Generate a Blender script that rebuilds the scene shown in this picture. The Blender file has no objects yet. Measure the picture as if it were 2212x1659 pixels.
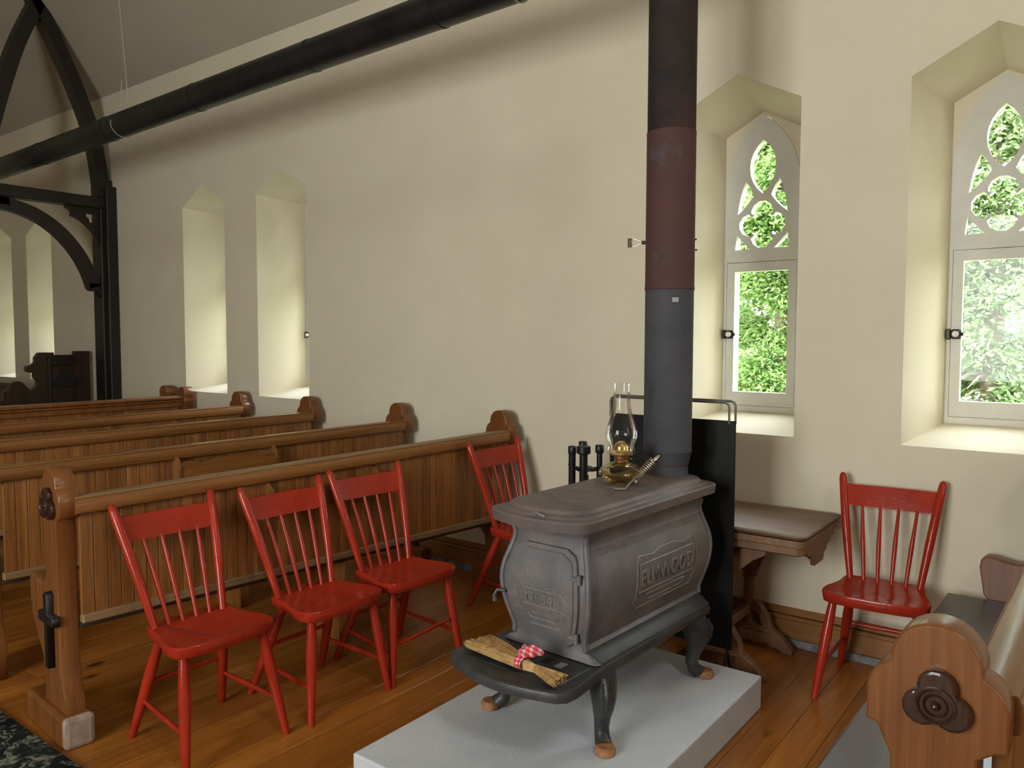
import bpy, bmesh, math, random
from mathutils import Vector, Matrix
random.seed(7)
PI = math.pi
C = bpy.context.scene.collection
scene = bpy.context.scene

# ------------------------------------------------------------------ camera, sky, lamps, exposure
cam_d = bpy.data.cameras.new('camera')
cam = bpy.data.objects.new('camera', cam_d); C.objects.link(cam)
cam_d.sensor_fit = 'HORIZONTAL'; cam_d.sensor_width = 36.0
cam_d.lens = 1699.31 / 2212 * 36.0
cam_d.clip_start = 0.05; cam_d.clip_end = 300
yaw, pitch, roll = -0.647906, -0.058292, 0.002
fw = Vector((math.sin(yaw)*math.cos(pitch), math.cos(yaw)*math.cos(pitch), math.sin(pitch)))
rt = Vector((math.cos(yaw), -math.sin(yaw), 0)); up = rt.cross(fw)
r2 = math.cos(roll)*rt + math.sin(roll)*up; u2 = -math.sin(roll)*rt + math.cos(roll)*up
M = Matrix((r2, u2, -fw)).transposed().to_4x4(); M.translation = Vector((0.3, -3.8421, 1.5))
cam.matrix_world = M
scene.camera = cam

w = bpy.data.worlds.new('sky'); scene.world = w; w.use_nodes = True
nt = w.node_tree; bg = nt.nodes['Background']
tc = nt.nodes.new('ShaderNodeTexCoord'); sx = nt.nodes.new('ShaderNodeSeparateXYZ'); rp = nt.nodes.new('ShaderNodeValToRGB')
nt.links.new(tc.outputs['Generated'], sx.inputs[0]); nt.links.new(sx.outputs['Z'], rp.inputs[0]); nt.links.new(rp.outputs[0], bg.inputs[0])
rp.color_ramp.elements[0].position = 0.0; rp.color_ramp.elements[0].color = (0.86, 0.90, 0.92, 1)
rp.color_ramp.elements[1].position = 0.7; rp.color_ramp.elements[1].color = (0.78, 0.88, 1.0, 1)
bg.inputs[1].default_value = 24.0

def lamp(name, kind, loc, rot, energy, col, **kw):
    d = bpy.data.lights.new(name, kind); d.energy = energy; d.color = col
    for k, v in kw.items(): setattr(d, k, v)
    o = bpy.data.objects.new(name, d); C.objects.link(o); o.location = loc; o.rotation_euler = rot
    return o
lamp('sun', 'SUN', (3, 3, 12), (math.radians(38), math.radians(22), 0), 3.0, (1.0, 0.95, 0.85), angle=0.05)
# daylight entering through the other windows of the nave: two in the west gable, pairs in the wall opposite
WARM = (0.955, 1.0, 0.99)
lamp('west_gable_window_daylight', 'AREA', (3.6, -4.5, 6.15), (0, math.radians(58), math.radians(28)), 175, WARM, shape='RECTANGLE', size=1.9, size_y=1.9)
lamp('west_wall_window_daylight', 'AREA', (3.62, -2.05, 2.3), (0, math.radians(90), 0), 22, WARM, shape='RECTANGLE', size=1.5, size_y=0.6)
for x, e in ((-0.8, 108), (-1.9, 112), (-5.2, 1.5)):
    lamp('opposite_window_daylight', 'AREA', (x, -7.15, 2.0), (math.radians(90), 0, 0), e, WARM, shape='RECTANGLE', size=0.95, size_y=2.1)

scene.view_settings.view_transform = 'Standard'; scene.view_settings.look = 'None'
scene.view_settings.gamma = 1.0; scene.view_settings.use_curve_mapping = False
scene.view_settings.exposure = 0.0

# ------------------------------------------------------------------ object helpers
def link_mesh(name, me, m=None, parent=None, smooth=False, ang=40):
    if m and not me.materials: me.materials.append(m)
    o = bpy.data.objects.new(name, me); C.objects.link(o)
    if parent: o.parent = parent
    if smooth:
        for p in me.polygons: p.use_smooth = True
        try: me.set_sharp_from_angle(angle=math.radians(ang))
        except Exception: pass
    return o
def obj(name, bm, m=None, parent=None, smooth=False, ang=40):
    bmesh.ops.recalc_face_normals(bm, faces=bm.faces)
    me = bpy.data.meshes.new(name); bm.to_mesh(me); bm.free()
    return link_mesh(name, me, m, parent, smooth, ang)
def tag(o, label, cat, group=None):
    o['label'] = label; o['category'] = cat
    if group: o['group'] = group
    return o
def thing(name, label, cat, loc=(0, 0, 0), rz=0, group=None):
    o = bpy.data.objects.new(name, None); C.objects.link(o); o.location = loc; o.rotation_euler = (0, 0, rz)
    o.empty_display_size = 0.1
    return tag(o, label, cat, group)
def struct(o): o['kind'] = 'structure'; return o
def stuff(o): o['kind'] = 'stuff'; return o
def nb(): return bmesh.new()

def box(bm, x0, x1, y0, y1, z0, z1, bev=0.0, seg=1, mat=None):
    r = bmesh.ops.create_cube(bm, size=1)
    vs = r['verts']
    for v in vs:
        v.co = Vector(((x0+x1)/2 + v.co.x*(x1-x0), (y0+y1)/2 + v.co.y*(y1-y0), (z0+z1)/2 + v.co.z*(z1-z0)))
    if bev:
        es = list({e for v in vs for e in v.link_edges})
        g = bmesh.ops.bevel(bm, geom=es, offset=bev, segments=seg, affect='EDGES', profile=0.5)
        vs = list({v for f in g['faces'] for v in f.verts} | {v for v in vs if v.is_valid})
    if mat is not None:
        for v in vs: v.co = mat @ v.co
    return vs
def ring(bm, c, a, b, n): return [bm.verts.new(c + a*math.cos(2*PI*i/n) + b*math.sin(2*PI*i/n)) for i in range(n)]
def bridge(bm, r0, r1):
    n = len(r0)
    for i in range(n): bm.faces.new((r0[i], r0[(i+1) % n], r1[(i+1) % n], r1[i]))
def tube(bm, pts, rad, n=10, cap=True, flat=1.0, ref=None):
    """sweep a circle of radius rad (number or list) along pts"""
    pts = [Vector(p) for p in pts]
    rads = rad if isinstance(rad, (list, tuple)) else [rad]*len(pts)
    prev = None; a = None
    for i, p in enumerate(pts):
        t = (pts[min(i+1, len(pts)-1)] - pts[max(i-1, 0)]).normalized()
        if a is None:
            rf = Vector(ref) if ref else (Vector((0, 0, 1)) if abs(t.z) < 0.9 else Vector((1, 0, 0)))
            a = (rf - t*rf.dot(t)).normalized()
        else:
            a = (a - t*a.dot(t)).normalized()
        b = t.cross(a)
        rg = ring(bm, p, a*rads[i], b*rads[i]*flat, n)
        if prev: bridge(bm, prev, rg)
        elif cap: bm.faces.new(rg[::-1])
        prev = rg
    if cap: bm.faces.new(prev)
def lathe(bm, prof, c=(0, 0, 0), n=28, cap0=True, cap1=True):
    c = Vector(c); prev = None
    for r, z in prof:
        rg = ring(bm, c + Vector((0, 0, z)), Vector((r, 0, 0)), Vector((0, r, 0)), n)
        if prev: bridge(bm, prev, rg)
        elif cap0: bm.faces.new(rg[::-1])
        prev = rg
    if cap1: bm.faces.new(prev)
def loft(bm, secs, cap=True):
    prev = None
    for s in secs:
        rg = [bm.verts.new(p) for p in s]
        if prev: bridge(bm, prev, rg)
        elif cap: bm.faces.new(rg[::-1])
        prev = rg
    if cap: bm.faces.new(prev)

_tmp = bpy.data.objects
def flat_mesh(name, outlines, thick, plane='XZ', at=0.0, bevel=0.0):
    """filled 2-D outline (further outlines cut holes), given thickness, stood up in plane at coordinate `at`"""
    cu = bpy.data.curves.new('tmp', 'CURVE'); cu.dimensions = '2D'; cu.fill_mode = 'BOTH'
    for ol in outlines:
        s = cu.splines.new('POLY'); s.points.add(len(ol)-1); s.use_cyclic_u = True
        for i, p in enumerate(ol): s.points[i].co = (p[0], p[1], 0, 1)
    cu.extrude = thick/2 - bevel
    if bevel: cu.bevel_depth = bevel; cu.bevel_resolution = 1; cu.offset = -bevel
    return _curve_mesh(name, cu, plane, at)
def text_mesh(name, body, size, thick, plane='XZ', at=0.0):
    cu = bpy.data.curves.new('tmp', 'FONT'); cu.body = body; cu.size = size; cu.extrude = thick/2
    cu.align_x = 'CENTER'; cu.align_y = 'CENTER'; cu.resolution_u = 3
    return _curve_mesh(name, cu, plane, at)
def _curve_mesh(name, cu, plane, at):
    o = bpy.data.objects.new('tmp', cu); C.objects.link(o)
    dg = bpy.context.evaluated_depsgraph_get(); dg.update()
    me = bpy.data.meshes.new_from_object(o.evaluated_get(dg)); me.name = name
    bpy.data.objects.remove(o); bpy.data.curves.remove(cu)
    for v in me.vertices:
        x, y, z = v.co
        v.co = (x, at - z, y) if plane == 'XZ' else (at + z, x, y) if plane == 'YZ' else (x, y, at + z)
    me.materials.clear(); return me
def arc(cx, cy, r, a0, a1, n):
    return [(cx + r*math.cos(math.radians(a0 + (a1-a0)*i/n)), cy + r*math.sin(math.radians(a0 + (a1-a0)*i/n))) for i in range(n+1)]
def sub_copy(o, parent):
    c = o.copy(); C.objects.link(c); c.parent = parent
    for ch in list(o.children): sub_copy(ch, c)
    return c
def dup(root, loc, rz, label, group=None):
    r = root.copy(); C.objects.link(r); r.location = loc; r.rotation_euler = (0, 0, rz); r['label'] = label
    if group: r['group'] = group
    for ch in list(root.children): sub_copy(ch, r)
    return r

# ------------------------------------------------------------------ materials
def mat(name, col, rough=0.5, metal=0.0, spec=0.5):
    m = bpy.data.materials.new(name); m.use_nodes = True
    b = m.node_tree.nodes['Principled BSDF']
    b.inputs['Base Color'].default_value = (*col, 1); b.inputs['Roughness'].default_value = rough
    b.inputs['Metallic'].default_value = metal; b.inputs['Specular IOR Level'].default_value = spec
    return m
def nodes(m): t = m.node_tree; return t, t.nodes['Principled BSDF']
def N(t, kind, **kw):
    n = t.nodes.new(kind)
    for k, v in kw.items():
        if k in n.inputs: n.inputs[k].default_value = v
        else: setattr(n, k, v)
    return n
def ramp(t, stops):
    r = t.nodes.new('ShaderNodeValToRGB'); e = r.color_ramp.elements
    while len(e) < len(stops): e.new(0.5)
    for i, (p, c) in enumerate(stops): e[i].position = p; e[i].color = (*c, 1)
    return r
def mottle(m, stops, scale=6.0, detail=6, bump=0.0, bscale=60.0, rough=None, stretch=(1, 1, 1)):
    t, b = nodes(m)
    tc = N(t, 'ShaderNodeTexCoord'); mp = N(t, 'ShaderNodeMapping'); mp.inputs['Scale'].default_value = stretch
    n = N(t, 'ShaderNodeTexNoise', Scale=scale, Detail=detail, Roughness=0.65)
    r = ramp(t, stops)
    t.links.new(tc.outputs['Object'], mp.inputs[0]); t.links.new(mp.outputs[0], n.inputs['Vector'])
    t.links.new(n.outputs['Fac'], r.inputs[0]); t.links.new(r.outputs[0], b.inputs['Base Color'])
    if bump:
        n2 = N(t, 'ShaderNodeTexNoise', Scale=bscale, Detail=3); bu = N(t, 'ShaderNodeBump', Strength=bump, Distance=0.01)
        t.links.new(tc.outputs['Object'], n2.inputs['Vector']); t.links.new(n2.outputs['Fac'], bu.inputs['Height']); t.links.new(bu.outputs[0], b.inputs['Normal'])
    return m
def wood(name, dark, mid, light, axis=2, rough=0.4, grain=1.0, var=0.35, knots=False, spec=0.5):
    """grain running along an object axis; every piece gets its own shade"""
    m = mat(name, mid, rough, spec=spec); t, b = nodes(m)
    tc = N(t, 'ShaderNodeTexCoord'); oi = N(t, 'ShaderNodeObjectInfo')
    ad = N(t, 'ShaderNodeVectorMath', operation='MULTIPLY_ADD'); ad.inputs[1].default_value = (1, 1, 1)
    cm = N(t, 'ShaderNodeCombineXYZ'); ml = N(t, 'ShaderNodeMath', operation='MULTIPLY'); ml.inputs[1].default_value = 37.0
    t.links.new(oi.outputs['Random'], ml.inputs[0])
    for i in range(3): t.links.new(ml.outputs[0], cm.inputs[i])
    t.links.new(tc.outputs['Object'], ad.inputs[0]); t.links.new(cm.outputs[0], ad.inputs[2])
    mp = N(t, 'ShaderNodeMapping'); s = [1.0, 1.0, 1.0]; s[axis] = 0.05
    mp.inputs['Scale'].default_value = [v*grain for v in s]
    t.links.new(ad.outputs[0], mp.inputs[0])
    n1 = N(t, 'ShaderNodeTexNoise', Scale=28.0, Detail=6, Roughness=0.7, Distortion=0.6)
    n2 = N(t, 'ShaderNodeTexNoise', Scale=150.0, Detail=3, Roughness=0.6)
    t.links.new(mp.outputs[0], n1.inputs['Vector']); t.links.new(mp.outputs[0], n2.inputs['Vector'])
    mx = N(t, 'ShaderNodeMix'); mx.inputs[0].default_value = 0.35
    t.links.new(n1.outputs['Fac'], mx.inputs[2]); t.links.new(n2.outputs['Fac'], mx.inputs[3])
    r = ramp(t, [(0.30, dark), (0.50, mid), (0.68, light)])
    t.links.new(mx.outputs[0], r.inputs[0])
    hs = N(t, 'ShaderNodeHueSaturation')
    mr = N(t, 'ShaderNodeMapRange'); mr.inputs['To Min'].default_value = 1-var; mr.inputs['To Max'].default_value = 1+var
    t.links.new(oi.outputs['Random'], mr.inputs['Value']); t.links.new(mr.outputs[0], hs.inputs['Value'])
    t.links.new(r.outputs[0], hs.inputs['Color'])
    out = hs.outputs[0]
    if knots:
        mp2 = N(t, 'ShaderNodeMapping'); s2 = [3.2, 3.2, 3.2]; s2[axis] = 1.6; mp2.inputs['Scale'].default_value = s2
        t.links.new(ad.outputs[0], mp2.inputs[0])
        vo = N(t, 'ShaderNodeTexVoronoi', Scale=1.0); t.links.new(mp2.outputs[0], vo.inputs['Vector'])
        kr = ramp(t, [(0.035, (0.05, 0.02, 0.01)), (0.085, (1, 1, 1))]); t.links.new(vo.outputs['Distance'], kr.inputs[0])
        mk = N(t, 'ShaderNodeMix', data_type='RGBA', blend_type='MULTIPLY'); mk.inputs[0].default_value = 0.9
        t.links.new(out, mk.inputs[6]); t.links.new(kr.outputs[0], mk.inputs[7]); out = mk.outputs[2]
    t.links.new(out, b.inputs['Base Color'])
    bu = N(t, 'ShaderNodeBump', Strength=0.12, Distance=0.004); t.links.new(n2.outputs['Fac'], bu.inputs['Height']); t.links.new(bu.outputs[0], b.inputs['Normal'])
    return m
def thin_glass(name, tint=(1, 1, 1), gl=1.0):
    m = bpy.data.materials.new(name); m.use_nodes = True; t = m.node_tree
    for n in list(t.nodes): t.nodes.remove(n)
    o = N(t, 'ShaderNodeOutputMaterial'); tr = N(t, 'ShaderNodeBsdfTransparent'); tr.inputs[0].default_value = (*tint, 1)
    g = N(t, 'ShaderNodeBsdfGlossy', Roughness=0.02); g.inputs[0].default_value = (1, 1, 1, 1)
    f = N(t, 'ShaderNodeFresnel', IOR=1.45); ml = N(t, 'ShaderNodeMath', operation='MULTIPLY'); ml.inputs[1].default_value = gl
    mx = N(t, 'ShaderNodeMixShader')
    t.links.new(f.outputs[0], ml.inputs[0]); t.links.new(ml.outputs[0], mx.inputs[0])
    t.links.new(tr.outputs[0], mx.inputs[1]); t.links.new(g.outputs[0], mx.inputs[2]); t.links.new(mx.outputs[0], o.inputs[0])
    return m

WALL = mottle(mat('cream_plaster', (0.72, 0.65, 0.49), 0.9, spec=0.1), [(0.3, (0.69, 0.622, 0.47)), (0.7, (0.745, 0.675, 0.52))], 1.6, 4, 0.04, 120)
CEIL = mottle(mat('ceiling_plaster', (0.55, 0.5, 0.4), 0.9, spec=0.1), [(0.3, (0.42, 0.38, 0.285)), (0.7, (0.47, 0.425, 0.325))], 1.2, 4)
WHITE = mottle(mat('cream_white_paint', (0.72, 0.69, 0.62), 0.6), [(0.3, (0.60, 0.585, 0.52)), (0.7, (0.66, 0.645, 0.58))], 9, 4)
GLASS = thin_glass('window_glass', (0.985, 0.99, 0.985), 0.3)
FLOOR = wood('varnished_pine', (0.20, 0.066, 0.010), (0.33, 0.112, 0.016), (0.46, 0.175, 0.030), axis=1, rough=0.3, grain=0.55, var=0.16, knots=True)
SUB = mat('subfloor', (0.04, 0.02, 0.01), 0.8)
PEW = wood('varnished_pew_board', (0.12, 0.042, 0.010), (0.235, 0.088, 0.021), (0.35, 0.15, 0.04), axis=2, rough=0.36, grain=1.0, var=0.2)
PEWR = wood('varnished_pew_rail', (0.14, 0.05, 0.012), (0.215, 0.084, 0.02), (0.285, 0.125, 0.034), axis=1, rough=0.3, grain=0.8, var=0.1)
PEWL = wood('worn_lit_pew_rail', (0.17, 0.092, 0.04), (0.25, 0.145, 0.066), (0.32, 0.195, 0.095), axis=1, rough=0.45, grain=0.8, var=0.1)  # pale from wear, plus light from above painted into the nearest rail cap
PEWE = wood('pew_end_wood', (0.11, 0.036, 0.010), (0.185, 0.064, 0.016), (0.255, 0.098, 0.027), axis=2, rough=0.3, grain=0.55, var=0.06)
DARK = wood('dark_stained_wood', (0.006, 0.0035, 0.003), (0.012, 0.007, 0.005), (0.022, 0.012, 0.008), axis=2, rough=0.45, var=0.1)
ROSE = wood('dark_carved_wood', (0.02, 0.009, 0.006), (0.04, 0.017, 0.01), (0.065, 0.028, 0.016), axis=2, rough=0.2, var=0.05)
STALL = wood('stall_oak', (0.014, 0.007, 0.004), (0.026, 0.013, 0.007), (0.045, 0.022, 0.01), axis=2, rough=0.4, var=0.15)
SEATW = wood('worn_grey_brown_seat', (0.030, 0.019, 0.014), (0.05, 0.033, 0.025), (0.075, 0.052, 0.042), axis=1, rough=0.3, var=0.03)
BASEW = wood('baseboard_pine', (0.2, 0.082, 0.02), (0.29, 0.125, 0.034), (0.36, 0.165, 0.05), axis=0, rough=0.4, var=0.05)
WORN = mottle(mat('worn_wood', (0.3, 0.22, 0.17), 0.75), [(0.35, (0.2, 0.12, 0.08)), (0.6, (0.36, 0.28, 0.22))], 14, 5, stretch=(1, 1, 0.4))
TABW = wood('faded_walnut', (0.10, 0.058, 0.029), (0.165, 0.10, 0.054), (0.235, 0.155, 0.09), axis=0, rough=0.62, var=0.05)
TABB = wood('carved_walnut', (0.12, 0.055, 0.023), (0.20, 0.10, 0.046), (0.27, 0.14, 0.068), axis=2, rough=0.5, var=0.06)
GREYSTRIP = mottle(mat('grey_dusty_strip', (0.2, 0.2, 0.19), 0.8), [(0.35, (0.10, 0.10, 0.10)), (0.65, (0.29, 0.29, 0.27))], 22, 6)

RED = mat('barn_red_gloss_paint', (0.34, 0.022, 0.012), 0.16, spec=0.3)
mottle(RED, [(0.3, (0.29, 0.020, 0.009)), (0.7, (0.39, 0.032, 0.012))], 9, 4, 0.06, 130, stretch=(1, 1, 0.5))
nodes(RED)[1].inputs['Roughness'].default_value = 0.15

IRON = mat('dusty_grey_cast_iron', (0.1, 0.09, 0.088), 0.52, metal=0.15, spec=0.5)
mottle(IRON, [(0.32, (0.115, 0.110, 0.112)), (0.52, (0.165, 0.152, 0.15)), (0.70, (0.23, 0.185, 0.172))], 7, 8, 0.18, 170)
IRONTOP = mat('rusty_brown_iron_top', (0.12, 0.09, 0.08), 0.6, metal=0.1)
mottle(IRONTOP, [(0.32, (0.10, 0.086, 0.084)), (0.5, (0.145, 0.115, 0.107)), (0.68, (0.19, 0.13, 0.11))], 6, 8, 0.14, 170)
IRONDK = mat('black_stove_enamel', (0.03, 0.03, 0.03), 0.4, metal=0.1)
mottle(IRONDK, [(0.35, (0.026, 0.027, 0.028)), (0.55, (0.045, 0.045, 0.045)), (0.7, (0.085, 0.064, 0.052))], 11, 8, 0.15, 150)
IRONMID = mottle(mat('dark_greenish_iron', (0.05, 0.05, 0.05), 0.45, metal=0.1), [(0.35, (0.036, 0.037, 0.037)), (0.55, (0.058, 0.055, 0.053)), (0.72, (0.105, 0.08, 0.066))], 9, 8, 0.15, 150)
EMB = mottle(mat('raised_iron_casting', (0.13, 0.12, 0.11), 0.5, metal=0.2), [(0.35, (0.19, 0.178, 0.17)), (0.65, (0.31, 0.28, 0.265))], 30, 5)
RUST = mottle(mat('rust_orange_hoof', (0.35, 0.14, 0.05), 0.75), [(0.35, (0.22, 0.08, 0.03)), (0.65, (0.42, 0.2, 0.08))], 25, 5)
BLACK = mottle(mat('black_pipe_paint', (0.008, 0.008, 0.009), 0.38), [(0.35, (0.006, 0.006, 0.007)), (0.65, (0.015, 0.014, 0.014))], 5, 4)
PIPE_LOW = mottle(mat('blue_grey_stovepipe', (0.1, 0.1, 0.12), 0.68, metal=0.0, spec=0.25), [(0.3, (0.05, 0.052, 0.062)), (0.64, (0.075, 0.073, 0.082)), (0.72, (0.14, 0.05, 0.038))], 7, 7, 0.08, 90)
PIPE_MID = mottle(mat('rust_red_stovepipe', (0.1, 0.04, 0.035), 0.72, metal=0.0, spec=0.2), [(0.38, (0.085, 0.075, 0.085)), (0.46, (0.085, 0.043, 0.040)), (0.75, (0.105, 0.045, 0.038))], 4, 8, 0.08, 90, stretch=(1, 1, 0.8))
PIPE_TOP = mottle(mat('sooty_brown_stovepipe', (0.035, 0.025, 0.02), 0.75, spec=0.15), [(0.4, (0.026, 0.022, 0.02)), (0.7, (0.058, 0.033, 0.028))], 6, 7, 0.08, 90)
BLKSHEET = mottle(mat('black_sheet_metal', (0.008, 0.008, 0.008), 0.45, spec=0.18), [(0.35, (0.006, 0.006, 0.006)), (0.7, (0.016, 0.015, 0.014))], 6, 6, 0.25, 9)
WIRE = mat('grey_steel_wire', (0.18, 0.17, 0.15), 0.4, metal=0.7)
NICKEL = mat('nickel_spring_wire', (0.62, 0.58, 0.5), 0.25, metal=1.0)
BRASS = mat('brass', (0.72, 0.52, 0.22), 0.22, metal=1.0)
COPPER = mat('copper_brown_collar', (0.42, 0.22, 0.1), 0.35, metal=0.8)
LAMPG = thin_glass('lamp_chimney_glass', (0.97, 0.97, 0.955), 0.75)
FONTG = thin_glass('lamp_font_glass', (0.93, 0.92, 0.84), 0.8)
OIL = thin_glass('amber_lamp_oil', (0.88, 0.78, 0.55), 0.4)
CONC = mat('grey_painted_concrete', (0.4, 0.4, 0.41), 0.7, spec=0.3)
mottle(CONC, [(0.3, (0.53, 0.545, 0.575)), (0.7, (0.62, 0.635, 0.66))], 3.5, 7, 0.12, 130)
STRAW = mottle(mat('broom_straw', (0.5, 0.3, 0.1), 0.6), [(0.35, (0.36, 0.2, 0.06)), (0.65, (0.58, 0.37, 0.14))], 40, 3)
PORC = mat('white_porcelain', (0.75, 0.72, 0.65), 0.25)

def gingham():
    m = mat('red_gingham_cloth', (0.7, 0.05, 0.07), 0.8); t, b = nodes(m)
    tc = N(t, 'ShaderNodeTexCoord'); sp = N(t, 'ShaderNodeSeparateXYZ'); t.links.new(tc.outputs['Object'], sp.inputs[0])
    def stripe(o):
        a = N(t, 'ShaderNodeMath', operation='MULTIPLY'); a.inputs[1].default_value = 330.0
        s = N(t, 'ShaderNodeMath', operation='SINE'); g = N(t, 'ShaderNodeMath', operation='GREATER_THAN'); g.inputs[1].default_value = 0.35
        t.links.new(o, a.inputs[0]); t.links.new(a.outputs[0], s.inputs[0]); t.links.new(s.outputs[0], g.inputs[0]); return g.outputs[0]
    ad = N(t, 'ShaderNodeMath', operation='ADD'); t.links.new(stripe(sp.outputs['X']), ad.inputs[0])
    yz = N(t, 'ShaderNodeMath', operation='ADD'); t.links.new(sp.outputs['Y'], yz.inputs[0]); t.links.new(sp.outputs['Z'], yz.inputs[1])
    t.links.new(stripe(yz.outputs[0]), ad.inputs[1])
    hf = N(t, 'ShaderNodeMath', operation='MULTIPLY'); hf.inputs[1].default_value = 0.5; t.links.new(ad.outputs[0], hf.inputs[0])
    r = ramp(t, [(0.2, (0.68, 0.03, 0.055)), (0.5, (0.72, 0.2, 0.22)), (0.9, (0.8, 0.72, 0.7))]); t.links.new(hf.outputs[0], r.inputs[0])
    t.links.new(r.outputs[0], b.inputs['Base Color']); return m
GING = gingham()
def rug_mat():
    m = mat('dark_leaf_pattern_carpet', (0.03, 0.035, 0.03), 0.95, spec=0.1); t, b = nodes(m)
    tc = N(t, 'ShaderNodeTexCoord')
    nz = N(t, 'ShaderNodeTexNoise', Scale=9.0, Detail=2); t.links.new(tc.outputs['Object'], nz.inputs['Vector'])
    mx = N(t, 'ShaderNodeMix', data_type='VECTOR'); mx.inputs[0].default_value = 0.28
    t.links.new(tc.outputs['Object'], mx.inputs[4]); t.links.new(nz.outputs['Color'], mx.inputs[5])
    mp = N(t, 'ShaderNodeMapping'); mp.inputs['Scale'].default_value = (24, 52, 1); mp.inputs['Rotation'].default_value = (0, 0, 0.6)
    t.links.new(mx.outputs[1], mp.inputs[0])
    vo = N(t, 'ShaderNodeTexVoronoi', Scale=1.0); t.links.new(mp.outputs[0], vo.inputs['Vector'])
    r = ramp(t, [(0.28, (0.23, 0.225, 0.165)), (0.42, (0.09, 0.105, 0.08)), (0.62, (0.016, 0.017, 0.018))]); t.links.new(vo.outputs['Distance'], r.inputs[0])
    n3 = N(t, 'ShaderNodeTexNoise', Scale=5.0, Detail=3); t.links.new(tc.outputs['Object'], n3.inputs['Vector'])
    r3 = ramp(t, [(0.42, (0.5, 0.5, 0.5)), (0.58, (1, 1, 1))]); t.links.new(n3.outputs['Fac'], r3.inputs[0])
    mk = N(t, 'ShaderNodeMix', data_type='RGBA', blend_type='MULTIPLY'); mk.inputs[0].default_value = 1.0
    t.links.new(r.outputs[0], mk.inputs[6]); t.links.new(r3.outputs[0], mk.inputs[7]); t.links.new(mk.outputs[2], b.inputs['Base Color'])
    return m
RUG = rug_mat()

# ------------------------------------------------------------------ the shell of the church
XW, XE, YS, EAVE, RIDGE = 3.75, -11.5, -7.3, 3.845, 8.0
NX = [-10.24, -9.20, -5.945, -4.866, -1.215, -0.107]          # centres of the six window niches
HW, ZS, ZSH, ZP = 0.318, 1.025, 2.643, 2.806                  # niche outline on the wall face
BHW, BZS, BZSH, BZP, BY = 0.205, 1.10, 2.60, 2.712, 0.42      # and where the splay meets the window
def penta(x, hw, zs, zsh, zp): return [(x-hw, zs), (x+hw, zs), (x+hw, zsh), (x, zp), (x-hw, zsh)]
bm = nb()
def face(*pts): bm.faces.new([bm.verts.new(p) for p in pts])
def wq(x0, x1, z0, z1, z0b=None, z1b=None):
    face((x0, 0, z0), (x1, 0, z0 if z0b is None else z0b), (x1, 0, z1 if z1b is None else z1b), (x0, 0, z1))
prev = XE
for x in NX:
    wq(prev, x-HW, 0, EAVE); wq(x-HW, x+HW, 0, ZS)
    wq(x-HW, x, ZSH, EAVE, ZP, EAVE); wq(x, x+HW, ZP, EAVE, ZSH, EAVE)
    F = penta(x, HW, ZS, ZSH, ZP); B = penta(x, BHW, BZS, BZSH, BZP)
    for i in range(5):
        j = (i+1) % 5
        face((F[i][0], 0, F[i][1]), (F[j][0], 0, F[j][1]), (B[j][0], BY, B[j][1]), (B[i][0], BY, B[i][1]))
        face((B[i][0], BY, B[i][1]), (B[j][0], BY, B[j][1]), (B[j][0], 0.62, B[j][1]), (B[i][0], 0.62, B[i][1]))
    prev = x + HW
wq(prev, XW, 0, EAVE)
wall = struct(obj('wall_north', bm, WALL))
def quad_obj(name, pts, m):
    bm = nb(); bm.faces.new([bm.verts.new(p) for p in pts]); return struct(obj(name, bm, m))
quad_obj('wall_south', [(XE, YS, 0), (XW, YS, 0), (XW, YS, EAVE), (XE, YS, EAVE)], WALL)
YM = YS/2
for nm, x in (('wall_west', XW), ('wall_east', XE)):
    quad_obj(nm, [(x, 0, 0), (x, YS, 0), (x, YS, EAVE), (x, YM, RIDGE), (x, 0, EAVE)], WALL)
bm = nb()
a = [bm.verts.new(p) for p in ((XE, 0.0, EAVE), (XW, 0.0, EAVE), (XW, YM, RIDGE), (XE, YM, RIDGE), (XE, YS, EAVE), (XW, YS, EAVE))]
bm.faces.new((a[0], a[1], a[2], a[3])); bm.faces.new((a[3], a[2], a[5], a[4]))
struct(obj('ceiling', bm, CEIL))

# floor: a sub-floor carrying single pine boards that run towards the windows
bm = nb(); box(bm, XE, XW, YS, 0.0, -0.12, -0.022)
floor = struct(obj('floor', bm, SUB))
PW = 0.128
plank_cache = {}
def plank(x, y0, y1, wdt):
    L = round(y1-y0, 2); key = (L, round(wdt, 3))
    if key not in plank_cache:
        bm = nb(); box(bm, -wdt/2+0.0008, wdt/2-0.0008, -L/2+0.0006, L/2-0.0006, -0.022, 0.0, 0.0014)
        me = bpy.data.meshes.new('plank'); bm.to_mesh(me); bm.free(); me.materials.append(FLOOR); plank_cache[key] = me
    o = bpy.data.objects.new('plank', plank_cache[key]); C.objects.link(o); o.parent = floor
    o.location = (x, (y0+y1)/2, random.uniform(-0.0012, 0))
x = XE; i = 0
while x < XW - 0.01:
    wdt = min(PW, XW-x)
    if -3.6 < x < 0.9:
        cuts = [0.0, -random.choice((1.2, 1.8, 2.4, 3.0)), -random.choice((3.8, 4.4)), YS]
    else: cuts = [0.0, YS]
    for k in range(len(cuts)-1): plank(x+wdt/2, cuts[k+1], cuts[k], wdt)
    x += wdt; i += 1

# baseboard with moulded cap and the grey strip along the floor
bm = nb(); box(bm, XE, XW, -0.020, 0, 0.038, 0.150, 0.003); box(bm, XE, XW, -0.014, 0, 0.150, 0.188, 0.004); box(bm, XE, XW, -0.027, 0, 0.128, 0.150, 0.006)
bb = struct(obj('baseboard_north', bm, BASEW))
bm = nb(); box(bm, XE, XW, -0.030, 0, 0.0, 0.038, 0.004)
o = obj('floor_strip', bm, GREYSTRIP, bb); o['label'] = 'grey dusty strip between baseboard and floor'

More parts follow.
